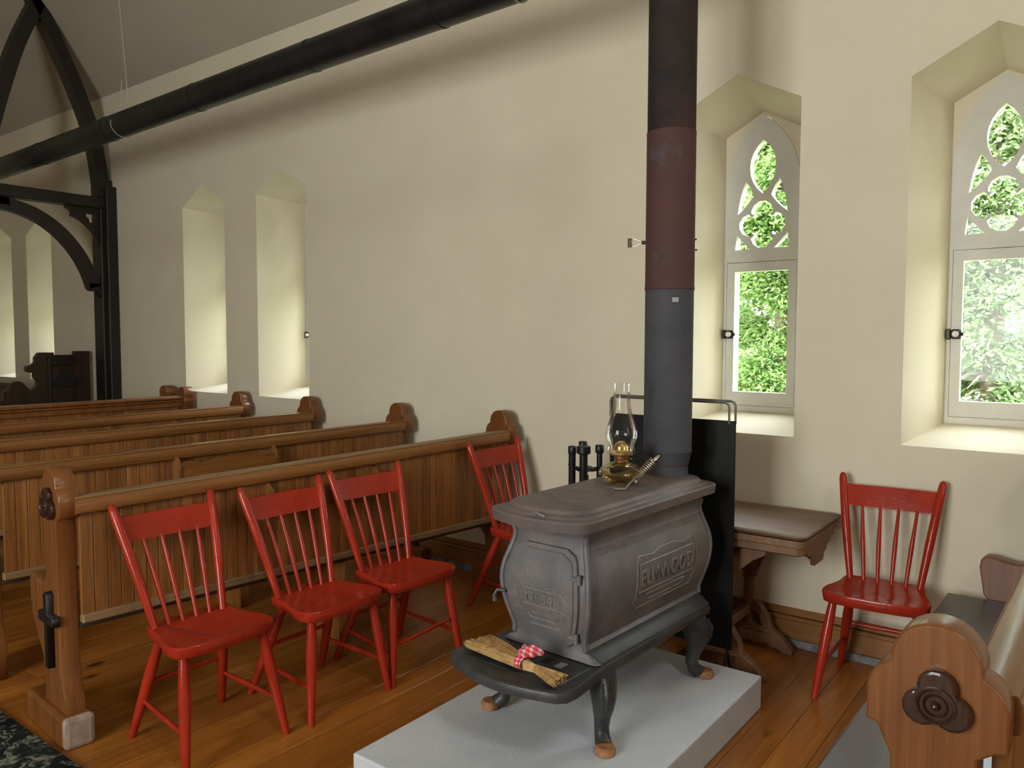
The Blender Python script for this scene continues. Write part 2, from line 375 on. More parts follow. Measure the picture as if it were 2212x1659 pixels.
# ------------------------------------------------------------------ the lancet windows
def lancet(hw, z0, zsp, zap, n=10):
    h = zap - zsp; c = (h*h - hw*hw)/(2*hw); R = c + hw; a1 = math.degrees(math.atan2(h, -c)); a1 = math.degrees(math.acos(-c/R)) if c >= 0 else a1
    right = [(R*math.cos(math.radians(t)) - c, zsp + R*math.sin(math.radians(t))) for t in [i*(180-a1)/n for i in range(n+1)]]
    left = [(-px, pz) for px, pz in right[::-1]][1:]
    return [(-hw, z0), (hw, z0)] + right + left
def vesica(zt, zb, hw, n=8):
    h = (zt-zb)/2; zc = (zt+zb)/2; c = (h*h-hw*hw)/(2*hw); R = c+hw; a = math.degrees(math.asin(h/R))
    return [(R*math.cos(math.radians(t))-c, zc+R*math.sin(math.radians(t))) for t in [-a+2*a*i/n for i in range(n+1)]] + \
           [(-(R*math.cos(math.radians(t))-c), zc+R*math.sin(math.radians(t))) for t in [a-2*a*i/n for i in range(1, n)]]
def quatrefoil(zc, off, r, n=7, x0=0.0, k=4, a0=90, sweep=115):
    p = []
    for q in range(k):
        a = a0 + q*360/k
        cx, cz = off*math.cos(math.radians(a)), off*math.sin(math.radians(a))
        p += [(x0 + px, pz) for px, pz in arc(cx, zc+cz, r, a-sweep, a+sweep, n)]
    return p
def tri(p0, p1, p2, bow=0.006):
    """corner light with bowed sides"""
    out = []
    for a, b in ((p0, p1), (p1, p2), (p2, p0)):
        for i in range(4):
            t = i/4; d = Vector((b[0]-a[0], b[1]-a[1])); nn = Vector((d.y, -d.x)).normalized()
            s = bow*4*t*(1-t); out.append((a[0]+d.x*t+nn.x*s, a[1]+d.y*t+nn.y*s))
    return out
mir = lambda pl: [(-a, b) for a, b in pl][::-1]
t1 = tri((-0.094, 2.352), (-0.136, 2.178), (-0.047, 2.272)); t2 = tri((-0.140, 2.066), (-0.147, 1.987), (-0.066, 1.987), 0.0)
FR_OUT = lancet(0.203, 1.10, 2.31, 2.70)
SASHHOLE = [(-0.192, 1.13), (0.192, 1.13), (0.192, 1.918), (-0.192, 1.918)]
frame_me = flat_mesh('window_frame', [FR_OUT, SASHHOLE, vesica(2.566, 2.282, 0.071), quatrefoil(2.117, 0.066, 0.061), t1, mir(t1), t2, mir(t2)], 0.05, 'XZ', BY-0.002)
frame_me.materials.append(WHITE)
sash_me = flat_mesh('sash', [[(-0.190, 1.132), (0.190, 1.132), (0.190, 1.915), (-0.190, 1.915)], [(-0.147, 1.206), (0.147, 1.206), (0.147, 1.866), (-0.147, 1.866)]], 0.044, 'XZ', BY-0.004)
sash_me.materials.append(WHITE)
pent_b = penta(0, BHW+0.004, BZS-0.004, BZSH+0.002, BZP+0.004)
spand_me = flat_mesh('plaster_spandrel', [pent_b, lancet(0.2035, 1.0995, 2.31, 2.7015)], 0.05, 'XZ', BY+0.004); spand_me.materials.append(WALL)
bm = nb(); box(bm, -0.15, 0.15, BY+0.004, BY+0.007, 1.20, 1.87); me_p = bpy.data.meshes.new('pane'); bm.to_mesh(me_p); bm.free(); me_p.materials.append(GLASS)
bm = nb(); box(bm, -0.16, 0.16, BY+0.008, BY+0.011, 1.975, 2.58); me_t = bpy.data.meshes.new('tracery_pane'); bm.to_mesh(me_t); bm.free(); me_t.materials.append(GLASS)
bm = nb()
box(bm, -0.210, -0.190, BY-0.046, BY-0.026, 1.498, 1.548, 0.004); box(bm, -0.188, -0.146, BY-0.040, BY-0.026, 1.500, 1.546, 0.006)
tube(bm, [(-0.150, BY-0.034, 1.523), (-0.136, BY-0.034, 1.523)], 0.009, 8)
me_l = bpy.data.meshes.new('latch'); bm.to_mesh(me_l); bm.free(); me_l.materials.append(mat('dark_bronze_latch', (0.035, 0.028, 0.022), 0.4, 0.6))
bm = nb(); tube(bm, [(-0.168, BY-0.038, 1.523), (-0.168, BY-0.050, 1.523), (-0.168, BY-0.060, 1.523), (-0.168, BY-0.064, 1.523)], [0.008, 0.014, 0.014, 0.009], 14)
me_k = bpy.data.meshes.new('latch_knob'); bm.to_mesh(me_k); bm.free(); me_k.materials.append(PORC)
for i, xc in enumerate(NX):
    root = bpy.data.objects.new('window_%d' % (i+1), None); C.objects.link(root); root.location = (xc, 0, 0); struct(root)
    link_mesh('window_frame', frame_me, None, root); s = link_mesh('sash', sash_me, None, root); link_mesh('plaster_spandrel', spand_me, None, root)
    link_mesh('pane', me_p, None, s); link_mesh('tracery_pane', me_t, None, root)
    l = link_mesh('latch', me_l, None, s); l['label'] = 'dark latch with white porcelain knob'
    k = link_mesh('latch_knob', me_k, None, root, True); k['label'] = 'white porcelain latch knob'

# ------------------------------------------------------------------ timber frame at the chancel
XT = -7.55
tf = thing('timber_frame', 'dark timber post and pointed arch frame standing against the wall at the chancel', 'frame', (XT, 0, 0))
bm = nb(); box(bm, -0.13, 0.06, -0.125, -0.004, 0, 3.02, 0.006); box(bm, 0.06, 0.135, -0.10, -0.004, 0, 2.95, 0.006)
obj('post', bm, DARK, tf)
def curve_beam(pts, hw, hx):
    """beam of rectangular section in the frame's plane (y, z), half depth hw, half thickness hx"""
    bm = nb(); secs = []; P = [Vector(p) for p in pts]; sm = []
    for i in range(len(P)-1):
        p0, p1, p2, p3 = P[max(i-1, 0)], P[i], P[i+1], P[min(i+2, len(P)-1)]
        for k in range(4):
            t = k/4; sm.append(0.5*((2*p1)+(p2-p0)*t+(2*p0-5*p1+4*p2-p3)*t*t+(3*p1-p0-3*p2+p3)*t**3))
    pts = sm+[P[-1]]
    for i, p in enumerate(pts):
        a = Vector(pts[max(i-1, 0)]); b = Vector(pts[min(i+1, len(pts)-1)]); t = (b-a).normalized(); n = Vector((-t.y, t.x))
        q0 = Vector(p)+n*hw; q1 = Vector(p)-n*hw
        secs.append([(-hx, q0.x, q0.y), (hx, q0.x, q0.y), (hx, q1.x, q1.y), (-hx, q1.x, q1.y)])
    loft(bm, secs); return bm
obj('arch_rib', curve_beam([(-0.085, 2.86), (-0.115, 3.15), (-0.165, 3.44), (-0.27, 3.75), (-0.42, 4.10), (-0.60, 4.47), (-0.68, 4.62)], 0.055, 0.07), DARK, tf)
obj('arch_rib', curve_beam([(-0.58, 4.60), (-0.66, 4.43), (-0.80, 4.10), (-0.92, 3.72), (-1.02, 3.36), (-1.09, 3.05), (-1.12, 2.80)], 0.055, 0.07), DARK, tf)
bm = nb(); box(bm, -0.07, 0.07, -2.2, -0.05, 2.74, 2.845, 0.006); obj('tie_beam', bm, DARK, tf)
obj('curved_brace', curve_beam([(-1.02, 2.685), (-0.85, 2.665), (-0.66, 2.60), (-0.48, 2.475), (-0.33, 2.30), (-0.235, 2.12), (-0.19, 1.98)], 0.055, 0.045), DARK, tf)
me = flat_mesh('brace_foot', [[(-0.10, 2.02), (-0.10, 1.89), (-0.13, 1.89), (-0.155, 1.91), (-0.165, 1.945), (-0.22, 1.945), (-0.24, 1.965), (-0.245, 2.02)]], 0.09, 'YZ', 0.0, 0.004); link_mesh('brace_foot', me, DARK, tf)
bm = nb(); box(bm, -0.045, 0.045, -1.06, -0.9, 2.66, 2.75, 0.01); obj('brace_head', bm, DARK, tf)
sp = [(-0.11, 2.75), (-0.43, 2.75), (-0.42, 2.715), (-0.39, 2.70), (-0.375, 2.68)] + [(-0.48+0.36*math.sin(math.radians(t)), 2.30+0.36*math.cos(math.radians(t))) for t in range(16, 75, 7)] + [(-0.125, 2.37), (-0.11, 2.36)]
hole = quatrefoil(2.648, 0.030, 0.026, 6, -0.195, 3, 30, 110)
me = flat_mesh('spandrel_bracket', [sp, hole], 0.05, 'YZ', 0.0); link_mesh('spandrel_bracket', me, DARK, tf)

# ------------------------------------------------------------------ chancel stalls beyond
ds = thing('choir_stall', 'dark carved choir stall end standing behind the timber post', 'stall', (-8.0, -0.35, 0))
pl = [(-0.62, 0), (0.30, 0), (0.30, 1.36), (0.16, 1.36), (0.16, 1.325), (-0.04, 1.325), (-0.04, 1.35), (-0.17, 1.35), (-0.205, 1.30), (-0.205, 1.26), (-0.235, 1.23)] + arc(-0.255, 1.195, 0.035, 90, 270, 6) + [(-0.215, 1.15)] + \
     [(-0.33+0.14*math.cos(math.radians(t)), 1.06+0.09*math.sin(math.radians(t))) for t in (40, 10, -20, -60)] + arc(-0.37, 1.01, 0.07, 30, 180, 8) + [(-0.49, 0.98), (-0.50, 0.9), (-0.62, 0.9)]
me = flat_mesh('stall_end', [pl], 0.07, 'YZ', 0.0); link_mesh('stall_end', me, STALL, ds)
me = flat_mesh('carved_scroll', [quatrefoil(1.08, 0.06, 0.06, 8, 0.06, 3, 90, 110)], 0.02, 'YZ', 0.045); link_mesh('carved_scroll', me, DARK, ds)
bm = nb(); box(bm, 0.035, 0.055, -0.08, 0.15, 1.22, 1.32, 0.006); box(bm, 0.035, 0.06, -0.10, -0.07, 0.75, 1.32, 0.006); obj('stall_moulding', bm, DARK, ds)
cs = thing('choir_screen', 'beadboard choir stall front at left edge below the far windows', 'stall', (-8.3, -0.62, 0))
bm = nb(); box(bm, -2.9, 0.0, -0.05, 0.05, 1.0, 1.05, 0.012); obj('top_rail', bm, STALL, cs)
bm = nb(); box(bm, -0.043, 0.043, -0.012, 0.012, 0.0, 1.0, 0.004); me = bpy.data.meshes.new('board'); bm.to_mesh(me); bm.free(); me.materials.append(STALL)
for k in range(32):
    o = link_mesh('board', me, None, cs); o.location = (-0.05-0.088*k, 0, 0)

# ------------------------------------------------------------------ pews
def pew_end_outline():
    """profile of a pew end, x = 0 on the axis of the knob, the sitter faces -x"""
    p = [(0.112, 0.0), (0.112, 0.15), (0.066, 0.27), (0.062, 0.86), (0.085, 0.877), (0.102, 0.881)]
    p += [(0.102, 0.938)] + arc(0.045, 0.938, 0.057, 10, 65, 4)
    p += [(0.066, 0.992)] + arc(0.0, 1.0, 0.066, 0, 180, 14) + [(-0.066, 0.992)]
    p += arc(-0.045, 0.938, 0.057, 115, 170, 4) + [(-0.102, 0.938), (-0.102, 0.881), (-0.085, 0.877)]
    p += [(-0.064, 0.83), (-0.06, 0.70), (-0.062, 0.64), (-0.08, 0.602), (-0.115, 0.590), (-0.16, 0.597), (-0.20, 0.607), (-0.225, 0.607), (-0.243, 0.59), (-0.247, 0.56), (-0.23, 0.45), (-0.17, 0.36), (-0.115, 0.29), (-0.10, 0.2), (-0.105, 0.0)]
    return p
end_me = flat_mesh('end_panel', [pew_end_outline()], 0.07, 'XZ', 0.0, 0.0045); end_me.materials.append(PEWE)
bm = nb(); box(bm, -0.235, 0.235, -0.062, 0.048, 0.0, 0.115, 0.014, 2); foot_me = bpy.data.meshes.new('foot_block'); bm.to_mesh(foot_me); bm.free(); foot_me.materials.append(PEWE)
bm = nb(); box(bm, 0.215, 0.258, -0.060, 0.046, 0.0, 0.117, 0.016, 2); toe_me = bpy.data.meshes.new('worn_toe'); bm.to_mesh(toe_me); bm.free(); toe_me.materials.append(WORN)
def trefoil(off, r): return quatrefoil(0.955, off, r, 9, 0.005, 3, 90, 118)
ros_me = flat_mesh('rosette', [[(x, z-0.012) for x, z in trefoil(0.0245, 0.029)]], 0.02, 'XZ', -0.044, 0.005); ros_me.materials.append(ROSE)
bm = nb()
prof = [(0.029, 0.0), (0.029, 0.004), (0.0255, 0.007), (0.023, 0.002), (0.0195, 0.002), (0.017, 0.005), (0.014, 0.0), (0.008, 0.0), (0.006, 0.004), (0.005, 0.010), (0.002, 0.012)]
lathe(bm, prof, (0, 0, 0), 24)
for v in bm.verts: v.co = Vector((v.co.x+0.005, -0.0535-v.co.z, 0.941+v.co.y))
bmesh.ops.recalc_face_normals(bm, faces=bm.faces)
boss_me = bpy.data.meshes.new('rosette_boss'); bm.to_mesh(boss_me); bm.free(); boss_me.materials.append(ROSE)
cr_me = flat_mesh('cross', [[(-0.016, 0.28), (0.016, 0.28), (0.016, 0.455), (0.072, 0.455), (0.078, 0.475), (0.072, 0.495), (0.016, 0.495), (0.02, 0.57), (0.0, 0.582), (-0.02, 0.57), (-0.016, 0.495), (-0.072, 0.495), (-0.078, 0.475), (-0.072, 0.455), (-0.016, 0.455)]], 0.03, 'XZ', -0.046, 0.004); cr_me.materials.append(DARK)
BW = 0.0485
bm = nb(); box(bm, -0.009, 0.009, -BW/2+0.001, BW/2-0.001, 0.0, 0.45, 0.0014); board_me = bpy.data.meshes.new('board'); bm.to_mesh(board_me); bm.free(); board_me.materials.append(PEW)
rail_me_cache = {}
def rack_on(root, y0, y1, z):
    x0 = 0.087
    rk = bpy.data.objects.new('book_rack', None)
    ol = [(y0, z)] + [(y0+(y1-y0)*i/24, z+0.075+0.016*math.sin(i/24*PI*6)*(0.5+0.5*math.cos(i/24*PI*2))+0.02*math.sin(i/24*PI)) for i in range(25)] + [(y1, z)]
    front = link_mesh('book_rack', flat_mesh('book_rack', [ol], 0.012, 'YZ', x0+0.05), PEWR, root)
    bm = nb(); box(bm, x0-0.004, x0+0.056, y0, y1, z-0.012, z, 0.003); obj('rack_shelf', bm, PEWR, front)
    for y in (y0, y1):
        me = flat_mesh('rack_bracket', [[(x0-0.004, z-0.03), (x0+0.03, z-0.02), (x0+0.062, z), (x0+0.064, z+0.06), (x0+0.05, z+0.10), (x0+0.02, z+0.13), (x0-0.004, z+0.145)]], 0.014, 'XZ', y); link_mesh('rack_bracket', me, PEWR, front)
def make_pew(xc, ynear, yfar, label, near=True, rail=PEWR, rack=None, legs=True, slope=0.0, rz=0.0, base_fix=False, far_row=False):
    root = thing('pew', label, 'pew', (xc, 0, 0), rz, 'church pews')
    if near:
        e = link_mesh('end_panel', end_me, None, root); e.location = (0, ynear+0.035, 0); e.scale = (1, 1, 1-slope)
        r = link_mesh('rosette', ros_me, None, e, True); r['label'] = 'dark trefoil rosette with turned boss'
        b = link_mesh('rosette_boss', boss_me, None, e, True)
        if base_fix:
            for q in (r, b): q.scale = (1.3, 1, 1.3); q.location.z = -0.3*0.941-0.022
        c = link_mesh('cross', cr_me, None, e); c['label'] = 'dark applied wooden cross'
        if not far_row:
            f = link_mesh('foot_block', foot_me, None, root); f.location = (-0.05 if base_fix else 0, ynear+0.035, 0); f.scale = (0.84 if base_fix else 1, 1, 1)
            if base_fix:
                tw = link_mesh('worn_toe', toe_me, None, f); tw['label'] = 'pale worn end of the foot block'
    e2 = link_mesh('end_panel', end_me, None, root); e2.location = (0, yfar-0.035, 0)
    f2 = link_mesh('foot_block', foot_me, None, root); f2.location = (0, yfar-0.035, 0); f2.scale = (1, 0.5, 1)
    ya, yb = ynear+0.07, yfar-0.07
    me = flat_mesh('top_rail', [[(0.028, 0.892), (0.108, 0.892), (0.114, 0.900), (0.114, 0.944), (0.108, 0.950), (0.036, 0.950), (0.03, 0.944)]], yb-ya, 'XZ', (ya+yb)/2); tr = link_mesh('top_rail', me, PEWR, root); tr.rotation_euler.x = math.atan(slope*0.93/(yb-ya)); cp = flat_mesh('rail_cap', [[(0.034, 0.9505), (0.110, 0.9505), (0.106, 0.956), (0.04, 0.956)]], yb-ya, 'XZ', (ya+yb)/2); link_mesh('rail_cap', cp, rail, tr)['label'] = 'worn top edge of the rail, light from above painted into its paler colour'
    bm = nb(); box(bm, 0.068, 0.102, ya, yb, 0.432, 0.466, 0.005); obj('bottom_rail', bm, PEWL, root)
    n = int((yb-ya)/BW); off = ((yb-ya)-n*BW)/2
    for k in range(n):
        o = link_mesh('board', board_me, None, root); o.location = (0.080+random.uniform(-0.0008, 0.0008), ya+off+BW*(k+0.5), 0.45)
    bm = nb(); box(bm, -0.36, 0.066, ya, yb, 0.405, 0.432, 0.008, 2); obj('seat', bm, SEATW, root)
    if legs:
        ym = (ya+yb)/2
        me = flat_mesh('middle_leg', [[(0.07, 0.0), (0.07, 0.10), (0.04, 0.2), (0.062, 0.404), (-0.22, 0.404), (-0.15, 0.2), (-0.2, 0.1), (-0.2, 0.0)]], 0.05, 'XZ', ym); link_mesh('middle_leg', me, PEW, root)
    if rack: rack_on(root, *rack)
    return root
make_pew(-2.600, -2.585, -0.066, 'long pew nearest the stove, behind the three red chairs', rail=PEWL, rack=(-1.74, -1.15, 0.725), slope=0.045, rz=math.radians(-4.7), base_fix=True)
make_pew(-3.477, -2.55, -0.064, 'second pew back from the stove, with a scalloped book rack', rack=(-1.70, -1.14, 0.775), slope=0.02, rz=math.radians(-3.2), far_row=True)
make_pew(-4.427, -2.55, -0.064, 'third pew, its rounded end below the right one of the two lit niches', slope=0.012, rz=math.radians(-2), far_row=True)
make_pew(-5.300, -2.55, -0.064, 'fourth pew, its rounded end between the two lit niches', slope=0.012, rz=math.radians(-2), far_row=True)
# the front desk with its grooved rail and two round-topped ends
dk = thing('prayer_desk', 'grooved-rail front desk farthest left of the pews, round drum ends', 'desk', (-6.2, 0, 0))
bm = nb(); box(bm, 0.03, 0.125, -2.6, -0.11, 0.965, 0.995, 0.008); box(bm, 0.045, 0.115, -2.6, -0.11, 0.945, 0.962, 0.004); box(bm, 0.05, 0.105, -2.6, -0.11, 0.90, 0.942, 0.006); obj('top_rail', bm, PEWE, dk)
for k in range(50):
    o = link_mesh('board', board_me, None, dk); o.location = (0.080, -2.58+BW*(k+0.5), 0.45)
bm = nb(); box(bm, 0.065, 0.10, -2.6, -0.11, 0.40, 0.46, 0.005); obj('bottom_rail', bm, PEWE, dk)
def drum(x):
    ol = [(x+0.055, 0.0), (x+0.055, 0.93)] + [(x+0.062, 0.94), (x+0.062, 0.955)] + arc(x, 1.01, 0.062, -35, 215, 14) + [(x-0.062, 0.955), (x-0.062, 0.94), (x-0.055, 0.93), (x-0.055, 0.0)]
    link_mesh('end_panel', flat_mesh('end_panel', [ol], 0.09, 'XZ', -0.095, 0.006), PEWE, dk)
drum(0.085); drum(-0.21)
# the pew at the right edge, in front of the nearest window
make_pew(0.160, -2.46, -0.062, 'pew at lower right with a dark trefoil rosette on its end', slope=0.018, rz=math.radians(-1.4))

# ------------------------------------------------------------------ red chairs
def make_chair(loc, rz, label, lean=0.16, front_stretcher=False, crack=False, s=1.0, fx=0.0):
    t = thing('plank_chair', label, 'chair', loc, rz, 'red plank-seat chairs'); t.scale = (s, s, s)
    ZT = 0.434; TH = 0.044
    # shaped seat
    half = [(-0.185, 0.0), (-0.183, 0.10), (-0.176, 0.152), (-0.155, 0.172), (-0.11, 0.176), (-0.06, 0.178), (-0.01, 0.192), (0.05, 0.212), (0.10, 0.216), (0.135, 0.205), (0.153, 0.18), (0.164, 0.10), (0.168, 0.0)]
    outl = half + [(x, -y) for x, y in half[-2:0:-1]]
    bm = nb(); secs = []
    for z, k in ((ZT-TH, 0.945), (ZT-TH+0.005, 0.975), (ZT-0.007, 1.0), (ZT, 0.98)):
        secs.append([(x*k*0.96, y*k*0.94, z) for x, y in outl])
    prev = None
    for q in secs:
        rg = [bm.verts.new(p) for p in q]
        if prev: bridge(bm, prev, rg)
        else: bm.faces.new(rg[::-1])
        prev = rg
    rg = prev
    for k, dz in ((0.8, -0.004), (0.5, -0.009), (0.2, -0.010)):
        nr = [bm.verts.new((x*k*0.94, y*k*0.92, ZT+dz + (0.004 if x > 0.05 and abs(y) < 0.05 else 0))) for x, y in outl]
        bridge(bm, rg, nr); rg = nr
    bm.faces.new(rg)
    seat = obj('seat', bm, RED, t, True)
    if crack:
        bm = nb(); tube(bm, [(-0.13, -0.115, ZT-0.0005), (-0.06, -0.095, ZT-0.0055), (0.03, -0.06, ZT-0.0085), (0.10, -0.04, ZT-0.0045), (0.158, -0.03, ZT-0.001)], 0.0013, 5)
        obj('seat_crack', bm, mat('dark_crack', (0.05, 0.008, 0.006), 0.8), seat)
    # legs
    feet = {}
    for sx_, sy_ in ((1, 1), (1, -1), (-1, 1), (-1, -1)):
        tp = Vector((0.105 if sx_ > 0 else -0.115, sy_*(0.155 if sx_ > 0 else 0.125), ZT-TH+0.004))
        ft = Vector(((0.20 if sx_ > 0 else -0.225)+fx, sy_*(0.20 if sx_ > 0 else 0.185), 0.0))
        P = [tp.lerp(ft, u) for u in (0, 0.12, 0.35, 0.7, 0.98, 1.0)]
        bm = nb(); tube(bm, P, [0.016, 0.0185, 0.0215, 0.018, 0.0138, 0.0125], 12)
        for v in bm.verts:
            if v.co.z < 0.002: v.co.z = 0.0
        obj('leg', bm, RED, t, True); feet[(sx_, sy_)] = (tp, ft)
    def st(a, b, u, v):
        p0 = feet[a][0].lerp(feet[a][1], u); p1 = feet[b][0].lerp(feet[b][1], v)
        bm = nb(); tube(bm, [p0.lerp(p1, q) for q in (0, 0.25, 0.5, 0.75, 1)], [0.007, 0.0092, 0.0105, 0.0092, 0.007], 9); obj('stretcher', bm, RED, t, True)
    st((1, 1), (-1, 1), 0.66, 0.62); st((1, -1), (-1, -1), 0.66, 0.62); st((-1, 1), (-1, -1), 0.44, 0.44)
    if front_stretcher: st((1, 1), (1, -1), 0.5, 0.58)
    # back posts
    def back(y, z):      # centre line of the raked back at height z, y in -1..1
        u = (z-ZT)/(0.87-ZT); bend = 0.008*math.sin(u*PI)
        return Vector((-0.135-lean*u+bend, y*(0.137+0.063*u), z))
    for sy_ in (1, -1):
        bm = nb(); zs = [0.424, 0.5, 0.6, 0.7, 0.8, 0.85, 0.866, 0.872]
        tube(bm, [back(sy_, z) for z in zs], [0.0135, 0.0155, 0.018, 0.0185, 0.018, 0.0165, 0.0125, 0.005], 12); obj('back_post', bm, RED, t, True)
    # crest rail, slightly hollow, rounded lower corners
    bm = nb(); secs = []
    for i in range(13):
        y = -1 + 2*i/12; zt = 0.825; zb = 0.735 + 0.010*max(0, (abs(y)-0.75)/0.25)**2
        d = Vector((-0.012*(1-y*y), 0, 0))
        a_ = back(y, zt)+d; b_ = back(y, zb)+d; h = Vector((0.007, 0, 0))
        secs.append([a_-h, a_+h, b_+h, b_-h])
    loft(bm, secs); obj('crest_rail', bm, RED, t)
    for y in (-0.6, -0.2, 0.2, 0.6):
        d = Vector((-0.010*(1-y*y), 0, 0))
        P = [back(y*1.0, 0.424), back(y, 0.50)+d*0.3, back(y, 0.58)+d*0.5, back(y, 0.66)+d*0.8, back(y, 0.745)+d]
        bm = nb(); tube(bm, P, [0.0075, 0.0088, 0.0098, 0.008, 0.0062], 10); obj('spindle', bm, RED, t, True)
    return t
make_chair((-2.33, -2.235, 0), math.radians(-2), 'red plank chair nearest the left pew end, cracked seat', 0.185, crack=True, s=1.0, fx=-0.01)
make_chair((-2.255, -1.745, 0), math.radians(-1), 'red plank chair in the middle of the row of three before the pew', 0.165, s=1.005, fx=-0.045)
make_chair((-2.235, -1.305, 0), math.radians(-5), 'red plank chair of the row nearest the stove, with a front stretcher', 0.155, front_stretcher=True, s=1.02, fx=-0.045)
make_chair((-2.205, -0.345, 0), math.radians(-2), 'red plank chair by the far pew end, partly behind the stove', 0.135, s=1.06, fx=-0.055)
make_chair((-0.432, -0.315, 0), math.radians(-87), 'red plank chair against the wall between the table and the right pew', 0.115, s=1.02)

# ------------------------------------------------------------------ concrete hearth slab
bm = nb(); box(bm, -1.636, -0.772, -2.150, -0.742, 0, 0.134, 0.006, 2)
slab = tag(obj('hearth_slab', bm, CONC), 'grey concrete slab on the floor under the stove', 'slab')

# ------------------------------------------------------------------ box stove
SX, SY = -1.200, -1.205
stove = thing('box_stove', 'grey cast iron box stove on the concrete slab', 'stove', (SX, SY, 0.134), math.radians(-3))
SZ = 0.134
PROF = [(0.408, 0.050, -0.004), (0.426, 0.030, -0.006), (0.440, 0.004, -0.008), (0.46, -0.006, -0.010), (0.50, 0.004, 0.0), (0.55, 0.020, 0.012), (0.60, 0.030, 0.022), (0.65, 0.033, 0.026), (0.69, 0.029, 0.022), (0.735, 0.016, 0.008), (0.78, 0.001, -0.006), (0.815, -0.004, -0.010), (0.84, 0.004, -0.002), (0.866, 0.022, 0.018)]
def interp(z, k):
    for a, b in zip(PROF, PROF[1:]):
        if a[0] <= z <= b[0]:
            u = (z-a[0])/(b[0]-a[0]); return a[k]+(b[k]-a[k])*u
    return PROF[-1][k] if z > 0.8 else PROF[0][k]
HX, HY = 0.158, 0.422
def side_x(z): return HX + interp(z, 1)
def front_y(z): return -(HY + interp(z, 2))
def rrect(hx, hy, r, n=4, bow=0.0):
    p = []
    for cx, cy, a0 in ((hx-r, -hy+r, -90), (hx-r, hy-r, 0), (-hx+r, hy-r, 90), (-hx+r, -hy+r, 180)):
        p += arc(cx, cy, r, a0, a0+90, n)
    if bow:
        p = [(x, y - bow*max(0, 1-(x/hx)**2)*(1 if y < 0 else -1)) for x, y in p]
    return p
def subdiv_outline(p, n=16):
    out = []
    for i, a in enumerate(p):
        b = p[(i+1) % len(p)]; k = n if i % 5 == 4 else 1
        out += [(a[0]+(b[0]-a[0])*q/k, a[1]+(b[1]-a[1])*q/k) for q in range(k)]
    return out
bm = nb(); loft(bm, [[(x, y, z-SZ) for x, y in rrect(HX+a, HY+b, 0.022, 3)] for z, a, b in PROF])
body = obj('firebox', bm, IRON, stove, True)
# corner ribs
for sx_, sy_ in ((1, -1), (-1, -1), (1, 1), (-1, 1)):
    bm = nb(); zs = [0.446+i*(0.84-0.446)/14 for i in range(15)]
    tube(bm, [(sx_*(side_x(z)-0.004), sy_*(-front_y(z)-0.004), z-SZ) for z in zs], [0.011]*15, 8); obj('corner_rib', bm, IRON, body, True)
# lid: bow-fronted rim, stepped raised plate
def subdiv_outline_bow(hx, hy, r, bow):
    p = subdiv_outline(rrect(hx, hy, r, 4))
    return [(x, (y*0.945 + 0.045*(bow > 0)*max(0.0, 1-(x/hx)**2)*(y > hy-r-0.001)) if y > 0 else y - bow*max(0.0, 1-(x/hx)**2)*(y < -hy+r+0.001)) for x, y in p]
bm = nb()
loft(bm, [[(x, y, z-SZ) for x, y in subdiv_outline_bow(hx, hy, r, b)] for z, hx, hy, r, b in
          ((0.862, 0.186, 0.466, 0.03, 0.05), (0.866, 0.208, 0.488, 0.035, 0.054), (0.898, 0.212, 0.492, 0.038, 0.056), (0.903, 0.209, 0.489, 0.038, 0.056), (0.905, 0.200, 0.480, 0.038, 0.055))])
lid = obj('top_plate', bm, IRONTOP, stove, True, 24)
bm = nb()
loft(bm, [[(x, y, z-SZ) for x, y in subdiv_outline_bow(hx, hy, r, b)] for z, hx, hy, r, b in
          ((0.902, 0.190, 0.470, 0.045, 0.054), (0.911, 0.182, 0.462, 0.045, 0.052), (0.916, 0.168, 0.448, 0.05, 0.05), (0.927, 0.162, 0.442, 0.05, 0.048), (0.930, 0.155, 0.435, 0.05, 0.047))])
obj('raised_lid', bm, IRONTOP, lid, True, 24)
for cy in (-0.22, 0.09):      # two round cooking lids let into the plate
    bm = nb(); lathe(bm, [(0.128, 0.0), (0.128, 0.0035), (0.122, 0.0035), (0.120, 0.001), (0.112, 0.001), (0.110, 0.003), (0.02, 0.003)], (0, cy, 0.9295-SZ), 36)
    obj('cooking_lid', bm, IRONTOP, lid, True)
bm = nb(); tube(bm, [(0.0, -0.512, 0.908-SZ), (0.03, -0.516, 0.917-SZ), (0.06, -0.512, 0.908-SZ)], 0.006, 8); obj('lid_catch', bm, IRON, lid, True)
# base plate running out into the bow-fronted hearth
n_ = 12
bp_out = [(0.222, 0.385), (0.205, 0.40), (-0.205, 0.40), (-0.222, 0.385), (-0.238, -0.40), (-0.264, -0.59), (-0.258, -0.645), (-0.228, -0.672)] + [(-0.228+0.456*i/n_, -0.672-0.05*math.sin(PI*i/n_)) for i in range(1, n_)] + [(0.228, -0.672), (0.252, -0.645), (0.256, -0.59), (0.234, -0.40)]
def scale_out(p, d): return [(x - d*(1 if x > 0 else -1)*min(1, abs(x)/0.2), y - d*(1 if y > 0 else -1)) for x, y in p]
bm = nb(); loft(bm, [[(x, y, z-SZ) for x, y in scale_out(bp_out, d)] for z, d in ((0.372, 0.014), (0.378, 0.004), (0.400, 0.0), (0.410, 0.004), (0.413, 0.012), (0.405, 0.028), (0.404, 0.04))])
base = obj('hearth_plate', bm, IRONMID, stove, True)
bm = nb()     # cast skirt moulding between body and plate
loft(bm, [[(x, y, z-SZ) for x, y in rrect(hx, hy, 0.02, 3)] for z, hx, hy in ((0.404, 0.214, 0.398), (0.414, 0.212, 0.400), (0.422, 0.196, 0.408), (0.432, 0.184, 0.412), (0.446, 0.160, 0.412))])
obj('skirt_moulding', bm, IRONMID, stove, True)
